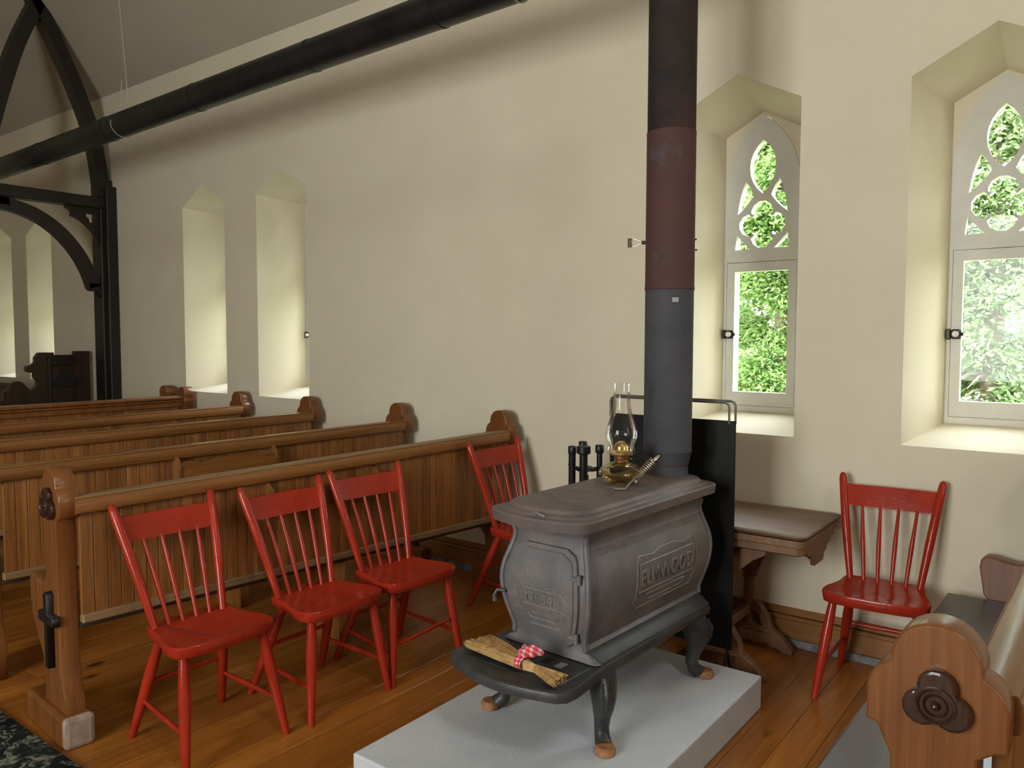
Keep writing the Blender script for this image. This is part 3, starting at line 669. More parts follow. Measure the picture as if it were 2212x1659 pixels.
bm = nb(); box(bm, -0.19, 0.19, -0.62, -0.425, 0.3985-SZ, 0.4055-SZ, 0.002); obj('hearth_tray', bm, IRONDK, base)
SLOT = mat('draft_slot_dark', (0.012, 0.011, 0.01), 0.8); SLOTL = mat('draft_slot_lit', (0.22, 0.22, 0.22), 0.7)  # shade in the slots, and light in the end one, painted as colour
for k in range(5):
    bm = nb(); xx = -0.13+0.058*k; box(bm, xx-0.015, xx+0.015, -0.50, -0.455, 0.403-SZ, 0.4068-SZ, 0.001); obj('draft_slot', bm, SLOTL if k == 4 else SLOT, base)
# cabriole legs with rusty hooves
def leg(sx_, sy_, y0, dx=0.0):
    d = Vector((sx_*0.72, sy_*0.69, 0)); o0 = Vector((sx_*(0.212+dx), y0, 0))
    path = [(-0.02, 0.385, 0.072, 0.05), (0.006, 0.35, 0.066, 0.048), (0.022, 0.315, 0.055, 0.043), (0.022, 0.275, 0.042, 0.036), (0.008, 0.235, 0.031, 0.028), (0.0, 0.20, 0.026, 0.025), (0.008, 0.172, 0.026, 0.026), (0.030, 0.155, 0.029, 0.029)]
    bm = nb(); prev = None; b = Vector((-d.y, d.x, 0)).normalized()
    for i, (o, z, ra, rb) in enumerate(path):
        c = o0 + d*o + Vector((0, 0, z-SZ)); up_ = Vector((0, 0, 1))
        ax = d.normalized() if i < 6 else (d.normalized()*0.75+up_*0.65).normalized()
        rg = ring(bm, c, ax*ra, b*rb, 10)
        if prev: bridge(bm, prev, rg)
        else: bm.faces.new(rg)
        prev = rg
    bm.faces.new(prev[::-1]); L = obj('leg', bm, IRONDK, stove, True)
    bm = nb(); c = o0 + d*0.056
    secs = []
    for z, k in ((0.0, 0.8), (0.003, 0.95), (0.018, 1.0), (0.030, 0.82)):
        secs.append([(c.x+0.036*k*math.cos(2*PI*i/12), c.y+0.036*k*math.sin(2*PI*i/12), z) for i in range(12)])
    loft(bm, secs); h = obj('hoof', bm, RUST, L, True); h['label'] = 'rusty orange hoof'
    bm = nb()     # cast scroll on the knee
    tube(bm, [o0+d*o+Vector((0, 0, z-SZ)) for o, z in ((0.055, 0.37), (0.074, 0.335), (0.072, 0.30), (0.055, 0.27))], [0.012, 0.014, 0.011, 0.005], 8); obj('knee_scroll', bm, IRONDK, L, True)
for sx_ in (1, -1):
    leg(sx_, -1, -0.395); leg(sx_, 1, 0.29, -0.022)
# door on the front, mapped on the bulge
def on_front(me, lift=0.0):
    for v in me.vertices: v.co = Vector((v.co.x, front_y(v.co.z) - lift + v.co.y, v.co.z - SZ))
    return me
def on_side(me, lift=0.0):      # outline given in (y, z), thickness along x
    for v in me.vertices: v.co = Vector((side_x(v.co.z) + lift + v.co.x, v.co.y, v.co.z - SZ))
    return me
def grid_patch(name, outline, lift, hx, z0, z1, m, parent):
    """a plate following the bulge of the front: outline function half width(z)"""
    bm = nb(); nz, nx = 18, 10; secs = []
    F_, B_ = [], []
    for i in range(nz+1):
        z = z0+(z1-z0)*i/nz; h = outline(z)
        F_.append([bm.verts.new((h*(2*j/nx-1), front_y(z)-lift, z-SZ)) for j in range(nx+1)])
        B_.append([bm.verts.new((h*(2*j/nx-1), front_y(z)+0.004, z-SZ)) for j in range(nx+1)])
    for G in (F_, B_):
        for i in range(nz):
            for j in range(nx): bm.faces.new((G[i][j], G[i][j+1], G[i+1][j+1], G[i+1][j]))
    for i in range(nz):
        bm.faces.new((F_[i][0], F_[i+1][0], B_[i+1][0], B_[i][0])); bm.faces.new((F_[i][nx], B_[i][nx], B_[i+1][nx], F_[i+1][nx]))
    for j in range(nx):
        bm.faces.new((F_[0][j], B_[0][j], B_[0][j+1], F_[0][j+1])); bm.faces.new((F_[nz][j], F_[nz][j+1], B_[nz][j+1], B_[nz][j]))
    return obj(name, bm, m, parent, True)
DZ0, DZ1 = 0.448, 0.786
def door_hw(z, inset=0.0):
    h = side_x(z) - 0.035 - inset
    for ze, s in ((DZ1-inset, 1), (DZ0+inset, -1)):
        d = (ze - z)*s
        if d < 0.035: h -= 0.035 - math.sqrt(max(0.0, 0.035**2-(0.035-max(d, 0))**2))
    return h
door = grid_patch('door', lambda z: door_hw(z), 0.013, 0, DZ0, DZ1, IRON, stove)
grid_patch('door_panel', lambda z: door_hw(z, 0.016), 0.018, 0, DZ0+0.016, DZ1-0.016, IRON, door)
for z in (0.49, 0.70):
    bm = nb(); tube(bm, [(side_x(z)-0.028, front_y(z)-0.014, z-SZ-0.016), (side_x(z)-0.028, front_y(z)-0.014, z-SZ+0.016)], 0.0085, 10)
    box(bm, side_x(z)-0.06, side_x(z)-0.028, front_y(z)-0.019, front_y(z)-0.010, z-SZ-0.008, z-SZ+0.008, 0.002); obj('hinge', bm, IRON, door, True)
bm = nb(); z = 0.60; tube(bm, [(-side_x(z)+0.03, front_y(z)-0.014, z-SZ), (-side_x(z)-0.002, front_y(z)-0.022, z-SZ), (-side_x(z)-0.01, front_y(z)-0.03, z-SZ-0.02), (-side_x(z)-0.006, front_y(z)-0.03, z-SZ-0.04)], [0.006, 0.007, 0.008, 0.010], 8); obj('door_latch', bm, IRONDK, door, True)
def strip(pts, wd, th, fn, lift, name, parent, m=EMB, closed=False):
    """narrow raised casting line along pts in (u, z) on a bulged face"""
    bm = nb()
    P = [Vector(p) for p in pts]
    if closed: P = P + [P[0]]
    Q = []
    for a, b in zip(P, P[1:]):
        n = max(1, int((b-a).length/0.02)); Q += [a.lerp(b, i/n) for i in range(n)]
    Q.append(P[-1])
    tube(bm, [fn(q.x, q.y, lift) for q in Q], wd, 6)
    return obj(name, bm, m, parent, True)
fs = lambda u, z, l: (side_x(z)+l, u, z-SZ)
ff = lambda u, z, l: (u, front_y(z)-0.018-l, z-SZ)
# lettering on the side
tm = text_mesh('lettering', 'ELMWOOD', 0.088, 0.008, 'YZ', 0.0)
for v in tm.vertices: v.co.y = v.co.y*0.88 + 0.082; v.co.z += 0.627
on_side(tm, 0.002); lt = link_mesh('lettering', tm, EMB, body); lt['label'] = 'raised cast letters reading ELMWOOD'
y0, y1, z0, z1 = -0.118, 0.292, 0.578, 0.682
cart = strip([(y0, z0), (y1, z0), (y1, z1), (y0, z1)], 0.0028, 0, fs, 0.001, 'name_cartouche', body, closed=True)
strip([(y0-0.02, z0-0.012), (y0-0.02, z1+0.01), (y0, z1+0.03), (y0+0.1, z1+0.022), (y0+0.15, z1+0.034), (y1-0.14, z1+0.034), (y1-0.09, z1+0.022), (y1, z1+0.03), (y1+0.02, z1+0.01), (y1+0.02, z0-0.012)], 0.0026, 0, fs, 0.001, 'cartouche_scroll', cart)
strip([(y0+0.06, z0-0.018), (y1-0.06, z0-0.018), (y1-0.08, z0-0.042), (y0+0.08, z0-0.042)], 0.0024, 0, fs, 0.001, 'cartouche_scroll', cart, closed=True)
strip([(y0-0.02, z0-0.012), (y0, z0-0.06), (y1, z0-0.06), (y1+0.02, z0-0.012)], 0.0024, 0, fs, 0.001, 'cartouche_scroll', cart)
for k in range(7):
    yy = y0+0.03+k*(y1-y0-0.06)/6
    strip([(yy-0.018, z1+0.012), (yy-0.008, z1+0.022), (yy, z1+0.012), (yy+0.008, z1+0.022), (yy+0.018, z1+0.012)], 0.002, 0, fs, 0.0005, 'cartouche_leaf', cart)
for yy in (y0-0.02, y1+0.02):
    strip([(yy+0.014*math.cos(t), z0-0.03+0.014*math.sin(t)) for t in [i*PI/4 for i in range(8)]], 0.002, 0, fs, 0.0005, 'cartouche_leaf', cart, closed=True)
# dentil frieze and the line above it, on the side
fz = strip([(-0.39, 0.79), (0.39, 0.79)], 0.0024, 0, fs, 0.0005, 'frieze_line', body)
bm = nb()
for k in range(44):
    yy = -0.38+k*0.76/43
    tube(bm, [fs(yy, 0.782, 0.0005), fs(yy+0.006, 0.760, 0.0008)], [0.003, 0.0012], 5)
stuff(obj('frieze_teeth', bm, EMB, fz))
strip([(-0.38, 0.50), (-0.38, 0.75)], 0.0018, 0, fs, 0.0003, 'panel_line', body)
st_ = strip([(0.075, 0.80), (0.072, 0.775), (0.085, 0.74), (0.095, 0.70), (0.10, 0.66)], 0.0022, 0, fs, -0.0012, 'water_stain', body, mottle(mat('pale_stain', (0.3, 0.26, 0.23), 0.7), [(0.3, (0.2, 0.17, 0.15)), (0.7, (0.34, 0.29, 0.26))], 30)); st_['label'] = 'pale run mark down the side'
# lettering and relief on the door
tm = text_mesh('lettering', 'Nº 34', 0.050, 0.006, 'XZ', 0.0)
for v in tm.vertices: v.co.z += 0.606; v.co.x -= 0.004
on_front(tm, 0.0195); lt = link_mesh('lettering', tm, EMB, door); lt['label'] = 'raised cast number reading No 34'
urn = strip([(-0.082, 0.578), (0.082, 0.578), (0.082, 0.636), (-0.082, 0.636)], 0.0022, 0, ff, 0.0005, 'number_frame', door, closed=True)
strip([(-0.040, 0.549), (0.040, 0.549), (0.040, 0.571), (-0.040, 0.571)], 0.002, 0, ff, 0.0005, 'urn_relief', urn, closed=True)
strip([(-0.058, 0.545), (-0.05, 0.530), (0.05, 0.530), (0.058, 0.545)], 0.002, 0, ff, 0.0005, 'urn_relief', urn)
strip([(-0.066, 0.506), (0.066, 0.506), (0.052, 0.527), (-0.052, 0.527)], 0.002, 0, ff, 0.0005, 'urn_relief', urn, closed=True)
for k in range(8):
    xx = -0.048+k*0.0137; strip([(xx, 0.510), (xx, 0.523)], 0.0016, 0, ff, 0.0003, 'urn_relief', urn)
for s_ in (1, -1):
    strip([(s_*0.085, 0.578), (s_*0.10, 0.566), (s_*0.09, 0.55), (s_*0.072, 0.555), (s_*0.07, 0.535)], 0.002, 0, ff, 0.0005, 'leaf_relief', urn)
    strip([(s_*0.082, 0.640), (s_*0.098, 0.628), (s_*0.11, 0.610), (s_*0.10, 0.592), (s_*0.115, 0.583)], 0.002, 0, ff, 0.0005, 'leaf_relief', urn)
    strip([(s_*0.02, 0.643), (s_*0.045, 0.652), (s_*0.07, 0.642), (s_*0.085, 0.652)], 0.002, 0, ff, 0.0005, 'leaf_relief', urn)
    for zz in (0.555, 0.605, 0.63):
        strip([(s_*(0.112+0.008*math.cos(t)), zz+0.008*math.sin(t)) for t in [i*PI/3 for i in range(6)]], 0.0014, 0, ff, 0.0003, 'leaf_relief', urn, closed=True)

# ------------------------------------------------------------------ stovepipe
PX, PY = -1.168, -0.815
sp_ = thing('stovepipe', 'vertical stovepipe rising from the back of the stove, rust red in the middle', 'stovepipe', (PX, PY, 0.928))
def cyl(name, prof, m, parent):
    bm = nb(); lathe(bm, [(r, z-0.928) for r, z in prof], (0, 0, 0), 40); return obj(name, bm, m, parent, True)
cyl('collar', [(0.092, 0.928), (0.088, 0.934), (0.086, 0.965), (0.086, 0.975)], PIPE_LOW, sp_)
cyl('pipe_section', [(0.0875, 0.972), (0.092, 0.985), (0.098, 1.02), (0.102, 1.028), (0.1025, 1.034), (0.1, 1.04), (0.1, 1.704)], PIPE_LOW, sp_)
cyl('pipe_section', [(0.1005, 1.700), (0.103, 1.702), (0.1025, 1.712), (0.101, 1.72), (0.1005, 2.33), (0.1015, 2.345)], PIPE_MID, sp_)
cyl('pipe_section', [(0.0985, 2.335), (0.0985, 2.345), (0.0985, 2.985)], PIPE_TOP, sp_)
bm = nb(); tube(bm, [(0.012, 0.006+0.002, 0)]+[(0, 0, 0.001)], 0.001, 4); bm.free()
fl_d = Vector((0.3-PX, -3.84-PY, 0)).normalized(); fl_r = Vector((-fl_d.y, fl_d.x, 0))
bm = nb()
c_ = fl_d*0.1000 + fl_r*0.024
box(bm, -0.013, 0.013, -0.0015, 0.0015, 1.647-0.928, 1.666-0.928, mat=Matrix.Translation(Vector((c_.x, c_.y, 0))) @ Matrix.Rotation(math.atan2(fl_r.y, fl_r.x), 4, 'Z'))
o = obj('paper_label', bm, mat('faded_paper', (0.36, 0.32, 0.32), 0.8), sp_); o['label'] = 'small faded blank paper label'
# damper handle: a coiled wire loop sticking out on the left
bm = nb(); hx = -0.098; zz = 1.905-0.928
def hd(u): return Vector((hx-u*0.93, -u*0.36, zz))
cw = []
for i in range(60):
    u = 0.0+0.030*i/59; a_ = i*2*PI/8; p = hd(u); cw.append(p+Vector((0, 0.007*math.cos(a_), 0.007*math.sin(a_))))
tube(bm, cw, 0.0022, 5)
tube(bm, [hd(0.025), hd(0.042)+Vector((0, 0, 0.008)), hd(0.062)+Vector((0, 0, 0.016)), hd(0.082)+Vector((0, 0, 0.020))], 0.0026, 6)
tube(bm, [hd(0.025), hd(0.042)-Vector((0, 0, 0.008)), hd(0.062)-Vector((0, 0, 0.016)), hd(0.078)-Vector((0, 0, 0.016))], 0.0026, 6)
cw = []
for i in range(64):
    u = i/63; a_ = i*2*PI/8; p = hd(0.080)+Vector((0, 0, 0.020-0.038*u)); cw.append(p+Vector((-0.009*math.cos(a_), 0.009*math.sin(a_), 0)))
tube(bm, cw, 0.0022, 5)
o = obj('damper_handle', bm, NICKEL, sp_, True); o['label'] = 'coiled wire damper handle'
bm = nb(); tube(bm, [(0.098, 0, zz-0.002), (0.116, 0.004, zz-0.002)], 0.004, 8); obj('damper_pin', bm, IRONDK, sp_)

hp = thing('overhead_pipe', 'long black overhead stovepipe running along the wall to the left', 'stovepipe', (PX, PY, 3.10))
hz = lambda x: (3.108 + 0.0185*(x+5.0)) - 3.10
cuts = [-9.6, -8.3, -7.05, -5.85, -4.65, -3.45, -2.45, PX+0.02]
for a_, b_ in zip(cuts, cuts[1:]):
    bm = nb(); tube(bm, [(a_-PX, 0, hz(a_)), (b_-0.012-PX, 0, hz(b_)), (b_-0.010-PX, 0, hz(b_)), (b_+0.012-PX, 0, hz(b_))], [0.0905, 0.0905, 0.0935, 0.0935], 32); obj('pipe_section', bm, BLACK, hp, True)
bm = nb(); tube(bm, [(0, 0, 2.985-3.10), (0, 0, hz(PX)+0.02), (0.0, 0, hz(PX)+0.10)], [0.102, 0.102, 0.08], 32); obj('elbow', bm, BLACK, hp, True)
def hanger(x, label):
    z0 = 3.108+0.0185*(x+5.0); r = 0.0955
    P = [(x, PY-r*math.sin(math.radians(t)), z0-r*math.cos(math.radians(t))) for t in range(-150, 101, 20)]
    ztop = EAVE + (RIDGE-EAVE)*(PY/YM)
    P = [(x-0.03, PY, ztop+0.01), (x-0.01, PY, 4.0), (x, PY+0.03, 3.5)] + P[0:1] + P[1:]
    bm = nb(); tube(bm, P, 0.0028, 6)
    tube(bm, [P[-1], (x+0.004, PY-0.02, z0+0.13), (x, PY, 3.42)], 0.0025, 6)
    tag(obj('hanger_wire', bm, mat('pale_wire', (0.45, 0.42, 0.33), 0.5), None, True), label, 'wire', 'pipe hanger wires')
hanger(-5.66, 'thin pale wire looped round the black overhead pipe near the chancel arch')
hanger(-1.96, 'thin pale wire round the black overhead pipe at the top edge, near the stovepipe')

# ------------------------------------------------------------------ oil lamp
lp = thing('oil_lamp', 'clear glass oil lamp with brass burner standing on the stove', 'lamp', (-1.207, -1.140, 0.930))
lp.scale = (0.98, 0.98, 0.975)
def lat(name, prof, m, parent, n=36, c0=False, c1=False):
    bm = nb(); lathe(bm, prof, (0, 0, 0), n, c0, c1); return obj(name, bm, m, parent, True)
font = lat('font', [(0.058, 0.0), (0.062, 0.004), (0.066, 0.012), (0.064, 0.018), (0.074, 0.026), (0.088, 0.038), (0.0905, 0.047), (0.084, 0.060), (0.066, 0.074), (0.042, 0.084), (0.030, 0.088)], FONTG, lp, c0=True)
lat('oil', [(0.055, 0.003), (0.060, 0.012), (0.060, 0.020), (0.070, 0.028), (0.082, 0.040), (0.083, 0.043)], OIL, font, c0=True, c1=True)
lat('collar', [(0.028, 0.084), (0.031, 0.088), (0.026, 0.091), (0.029, 0.095), (0.025, 0.100), (0.028, 0.106), (0.028, 0.112)], COPPER, lp, c0=True, c1=True)
bn = lat('burner', [(0.024, 0.112), (0.040, 0.116), (0.049, 0.119), (0.050, 0.123), (0.043, 0.127), (0.034, 0.131), (0.030, 0.138), (0.029, 0.150), (0.023, 0.164), (0.010, 0.172)], BRASS, lp, c0=True, c1=True)
bm = nb()
for k in range(4):
    a_ = k*PI/2+0.5; ca, sa = math.cos(a_), math.sin(a_)
    tube(bm, [(0.043*ca, 0.043*sa, 0.120), (0.053*ca, 0.053*sa, 0.126), (0.0515*ca, 0.0515*sa, 0.14), (0.049*ca, 0.049*sa, 0.148)], 0.0016, 5)
tube(bm, [(0.03, -0.01, 0.110), (0.06, -0.022, 0.108)], 0.0018, 6); obj('prong', bm, BRASS, bn, True)
lat('chimney', [(0.044, 0.122), (0.045, 0.130), (0.047, 0.145), (0.054, 0.165), (0.062, 0.185), (0.0645, 0.200), (0.061, 0.222), (0.052, 0.250), (0.042, 0.280), (0.035, 0.310), (0.0325, 0.335), (0.0325, 0.395), (0.0335, 0.404), (0.0315, 0.4045)], LAMPG, lp)

# ------------------------------------------------------------------ lid lifter with coil handle
ll = thing('lid_lifter', 'coil handled lid lifter leaning up from the stove top beside the lamp', 'lifter', (-1.125, -1.262, 0.931))
p0, p1 = Vector((0, 0, 0.004)), Vector((0.088, 0.085, 0.120))
dirv = (p1-p0)
bm = nb(); tube(bm, [(-0.035, -0.01, 0.004), (-0.01, -0.004, 0.004), (0.004, 0.002, 0.006), (0.018, 0.014, 0.028), p0.lerp(p1, 0.45)], [0.005, 0.005, 0.0045, 0.0045, 0.0045], 8); obj('shank', bm, WIRE, ll, True)
bm = nb(); dn = dirv.normalized(); A_ = dn.cross(Vector((0, 0, 1))).normalized(); B_ = dn.cross(A_)
cw = []
for i in range(11*10+1):
    u = i/(11*10); a_ = i*2*PI/10; r_ = 0.0085+0.0075*math.sin(min(1, u*1.25)*PI*0.62); cw.append(p0.lerp(p1, 0.36+0.56*u)+A_*r_*math.cos(a_)+B_*r_*math.sin(a_))
tube(bm, cw, 0.0023, 6); obj('coil_handle', bm, NICKEL, ll, True)
bm = nb(); tube(bm, [p0.lerp(p1, 0.42), p0.lerp(p1, 0.92)], 0.004, 8)
cc = p0.lerp(p1, 1.0); tube(bm, [cc+dn*0.013*math.cos(t)+A_*0.010*math.sin(t) for t in [i*2*PI/14 for i in range(15)]], 0.0028, 6, False); obj('hanging_loop', bm, NICKEL, ll, True)

# ------------------------------------------------------------------ whisk broom on the hearth
def hpt(x, y, z): return Vector((x, y, z))
bw = thing('whisk_broom', 'straw whisk broom tied with red gingham lying on the stove hearth', 'broom', (-1.19, -1.785, 0.410))
P_tie = Vector((-0.005, -0.022, 0.026)); P_fan = Vector((-0.255, 0.06, 0.014)); P_end = Vector((0.155, -0.042, 0.018))
bm = nb(); rnd = random.Random(3)
axis = (P_fan-P_tie).normalized(); side = Vector((-axis.y, axis.x, 0)).normalized()
axis2 = (P_end-P_tie).normalized(); side2 = Vector((-axis2.y, axis2.x, 0)).normalized()
for k in range(430):
    u = rnd.uniform(-1, 1); h = rnd.uniform(0, 1); q = rnd.uniform(-1, 1)
    e = P_fan + axis*rnd.uniform(-0.03, 0.022) + side*u*0.062 + Vector((0, 0, (h-0.5)*0.022*(1-abs(u)*0.4)))
    m_ = P_tie.lerp(P_fan, 0.5) + side*u*0.044 + Vector((0, 0, (h-0.4)*0.024))
    t_ = P_tie + side*u*0.017 + Vector((0, 0, (h-0.5)*0.03))
    e2 = P_end + axis2*rnd.uniform(-0.02, 0.01) + side2*u*0.034 + Vector((0, 0, (h-0.5)*0.022))
    for v in (e, m_, t_, e2): v.z = max(v.z, 0.0035)
    tube(bm, [e, m_, t_, t_.lerp(e2, 0.5), e2], [0.0010, 0.0013, 0.0014, 0.0013, 0.0012], 3)
stuff(obj('bristles', bm, STRAW, bw))
bm = nb()
secs = []
for i in range(17):
    a_ = 2*PI*i/16; secs.append(P_tie + side*0.024*math.cos(a_)+Vector((0, 0, 0.021*math.sin(a_)+0.001)))
prev = None
for s_ in secs:
    rg = [bm.verts.new(s_ + axis*dx + Vector((0, 0, 0.0))) for dx in (-0.018, 0.018)]
    if prev: bm.faces.new((prev[0], prev[1], rg[1], rg[0]))
    prev = rg
for v in bm.verts: v.co.z = max(v.co.z, 0.002)
r_ = obj('ribbon', bm, GING, bw, True); r_['label'] = 'red and white gingham ribbon tied in a knot'
bm = nb()
def puff(c, d, L, wd, h):
    """soft knotted tail: pinched tube, full in the middle"""
    d = d.normalized(); pts = [c+d*L*i/8+Vector((0, 0, h*math.sin(PI*i/8))) for i in range(9)]
    tube(bm, pts, [wd*(0.35+0.65*math.sin(PI*min(1, (i+1.2)/9))) for i in range(9)], 12, True, 0.75)
kn = P_tie + Vector((0.004, 0.006, 0.028))
puff(kn, Vector((0.75, 0.62, 0)), 0.062, 0.022, 0.010); puff(kn, Vector((-0.55, 0.75, 0)), 0.068, 0.016, 0.004); puff(kn+Vector((-0.012, -0.012, 0.0)), Vector((0.75, 0.55, 0)), 0.03, 0.017, 0.006)
puff(kn, Vector((0.02, 1, 0)), 0.05, 0.014, 0.006)
for v in bm.verts: v.co.z = max(v.co.z, 0.004)
obj('ribbon_bow', bm, GING, r_, True)

# ------------------------------------------------------------------ black sheet-metal screen behind the stove
fsn = thing('stove_screen', 'black sheet metal screen with wire handle standing behind the stove', 'screen', (-1.265, -0.605, 0))
bm = nb(); box(bm, -0.30, 0.312, -0.006, 0.006, 0.15, 1.148, 0.003); obj('sheet', bm, BLKSHEET, fsn)
bm = nb(); box(bm, -0.30, 0.312, -0.009, -0.0055, 0.388, 0.394); obj('seam', bm, BLKSHEET, fsn)
for dx, dz, y in ((0.0, 0.0, 0.010), (-0.020, -0.006, -0.010)):
    bm = nb(); x0, x1, zt = -0.295, 0.306+dx, 1.232+dz
    tube(bm, [(x0, y, 1.135), (x0, y, zt-0.02), (x0+0.006, y, zt-0.006), (x0+0.02, y, zt), (x1-0.02, y, zt), (x1-0.006, y, zt-0.006), (x1, y, zt-0.02), (x1, y, 1.135)], 0.0052, 8); obj('wire_handle', bm, WIRE, fsn, True)
for x in (-0.28, 0.292):
    bm = nb(); tube(bm, [(x, -0.09, 0.007), (x, -0.04, 0.06), (x, 0.0, 0.14), (x, 0.0, 0.24)], 0.007, 8); tube(bm, [(x, 0.068, 0.007), (x, 0.035, 0.06), (x, 0.0, 0.14)], 0.007, 8); obj('foot', bm, BLKSHEET, fsn, True)

# ------------------------------------------------------------------ fireplace tools
ft = thing('fire_tool_set', 'black iron fire tool stand behind the stove, left of the lamp', 'fire tools', (-1.815, -0.42, 0))
bm = nb(); lathe(bm, [(0.11, 0.0), (0.11, 0.012), (0.02, 0.022)], (0, 0, 0), 20); tube(bm, [(0, 0, 0.02), (0, 0, 0.80)], 0.016, 10); obj('stand', bm, BLACK, ft, True)
bm = nb()
for a_ in range(0, 360, 72):
    ca, sa = math.cos(math.radians(a_+200)), math.sin(math.radians(a_+200))
    tube(bm, [(0, 0, 0.835), (0.05*ca, 0.05*sa, 0.83), (0.08*ca, 0.08*sa, 0.835), (0.09*ca, 0.09*sa, 0.855)], [0.010, 0.008, 0.006, 0.005], 7)
lathe(bm, [(0.03, 0.82), (0.045, 0.832), (0.03, 0.845)], (0, 0, 0), 16); obj('hook_ring', bm, BLACK, ft, True)
for dx, dy, zt, rh, rs in ((-0.060, -0.035, 0.948, 0.0215, 0.0185), (-0.036, 0.03, 0.967, 0.0225, 0.018), (0.012, -0.040, 0.955, 0.036, 0.021), (0.082, 0.0, 0.962, 0.0225, 0.015)):
    bm = nb(); lathe(bm, [(0.006, 0.10), (0.007, 0.70), (rs, 0.74), (rs, zt-0.045), (rh*0.9, zt-0.04), (rh, zt-0.036), (rh, zt-0.004), (rh*0.85, zt), (rh*0.2, zt+0.002)], (dx, dy, 0), 16); obj('tool', bm, BLACK, ft, True)

# ------------------------------------------------------------------ side table by the window
tb = thing('side_table', 'faded walnut side table with carved apron against the wall behind the screen', 'table', (-1.055, -0.303, 0))
TZ = 0.688; hx_, hy_ = 0.397, 0.271
bm = nb(); loft(bm, [[(x, y, z) for x, y in rrect(hx_-d, hy_-d, 0.036, 5)] for z, d in ((TZ-0.028, 0.022), (TZ-0.022, 0.008), (TZ-0.010, 0.0), (TZ-0.003, 0.003), (TZ, 0.010))]); obj('tabletop', bm, TABW, tb, True)
bm = nb(); loft(bm, [[(x, y, z) for x, y in rrect(hx_-d, hy_-d, 0.03, 5)] for z, d in ((TZ-0.098, 0.030), (TZ-0.092, 0.022), (TZ-0.062, 0.022), (TZ-0.058, 0.014), (TZ-0.030, 0.014))]); ap = obj('apron', bm, TABB, tb, True)
# carved drop panels hanging under the apron, sawtooth lower edge
def drop(plane, at, L):
    z = TZ-0.09
    ol = [(-L, z), (L, z), (L, z-0.02), (L*0.72, z-0.022), (L*0.62, z-0.045), (L*0.45, z-0.05)]
    n = 10
    for i in range(n+1):
        u = L*0.4-2*L*0.4*i/n; ol += [(u, z-0.085 if i % 2 else z-0.077)]
    ol += [(-L*0.45, z-0.05), (-L*0.62, z-0.045), (-L*0.72, z-0.022), (-L, z-0.02)]
    link_mesh('carved_drop', flat_mesh('carved_drop', [ol], 0.018, plane, at), TABB, ap)
drop('YZ', hx_-0.032, 0.17); drop('YZ', -hx_+0.032, 0.17)
bm = nb(); box(bm, -hx_+0.05, hx_-0.05, -hy_+0.05, hy_-0.05, TZ-0.066, TZ-0.028); obj('top_frame', bm, TABB, ap)
for yy in (-0.19, 0.185):
    bm = nb(); lathe(bm, [(0.024, 0.20), (0.034, 0.24), (0.030, 0.30), (0.030, 0.335), (0.038, 0.342), (0.038, 0.352), (0.022, 0.362), (0.018, 0.372), (0.026, 0.385), (0.030, 0.42), (0.027, 0.60), (0.022, TZ-0.07)], (0, yy, 0), 16); pd = obj('pedestal', bm, TABB, tb, True)
    for s_ in (1, -1):
        me = flat_mesh('bracket', [[(s_*a, b) for a, b in ((0.012, 0.365), (0.04, 0.37), (0.06, 0.42), (0.09, 0.475), (0.15, 0.53), (0.21, 0.565), (0.215, 0.612), (0.13, 0.60), (0.065, 0.555), (0.025, 0.50), (0.012, 0.47))][::s_]], 0.042, 'XZ', yy, 0.004); link_mesh('bracket', me, TABB, pd)
    me = flat_mesh('trestle_foot', [[(-0.215, 0.0), (-0.17, 0.0), (-0.15, 0.018), (-0.11, 0.022), (-0.09, 0.035), (-0.05, 0.022), (0.0, 0.034), (0.05, 0.022), (0.09, 0.035), (0.11, 0.022), (0.15, 0.018), (0.17, 0.0), (0.215, 0.0), (0.215, 0.02), (0.16, 0.075), (0.115, 0.10), (0.095, 0.16), (0.06, 0.21), (0.03, 0.235), (0.0, 0.24), (-0.03, 0.235), (-0.06, 0.21), (-0.095, 0.16), (-0.115, 0.10), (-0.16, 0.075), (-0.215, 0.02)],
                                       [(-0.07, 0.115), (-0.012, 0.115), (-0.012, 0.19), (-0.05, 0.175)], [(0.012, 0.115), (0.07, 0.115), (0.05, 0.175), (0.012, 0.19)]], 0.045, 'XZ', yy, 0.003); tfm = link_mesh('trestle_foot', me, TABB, tb)
    bm = nb(); box(bm, -0.12, 0.12, yy-0.029, yy+0.029, 0.088, 0.102, 0.003); obj('foot_moulding', bm, TABB, tfm)
bm = nb(); box(bm, -0.02, 0.02, -0.145, 0.145, 0.17, 0.215, 0.006); obj('stretcher', bm, TABB, tb)

# ------------------------------------------------------------------ carpet runner in the aisle, wall hook, bulb chain
bm = nb(); box(bm, -10.5, 2.4, -4.7, -2.63, 0.0, 0.012, 0.004)
tag(obj('carpet_runner', bm, RUG), 'dark carpet runner with leaf pattern at bottom left beside the pew end', 'carpet')
bm = nb(); tube(bm, [(-1.411, 0.0, 1.957), (-1.411, -0.014, 1.957), (-1.409, -0.018, 1.955)], [0.003, 0.004, 0.006], 8)
tag(obj('wall_nail', bm, IRONDK), 'small dark nail in the wall right of the stovepipe', 'nail')

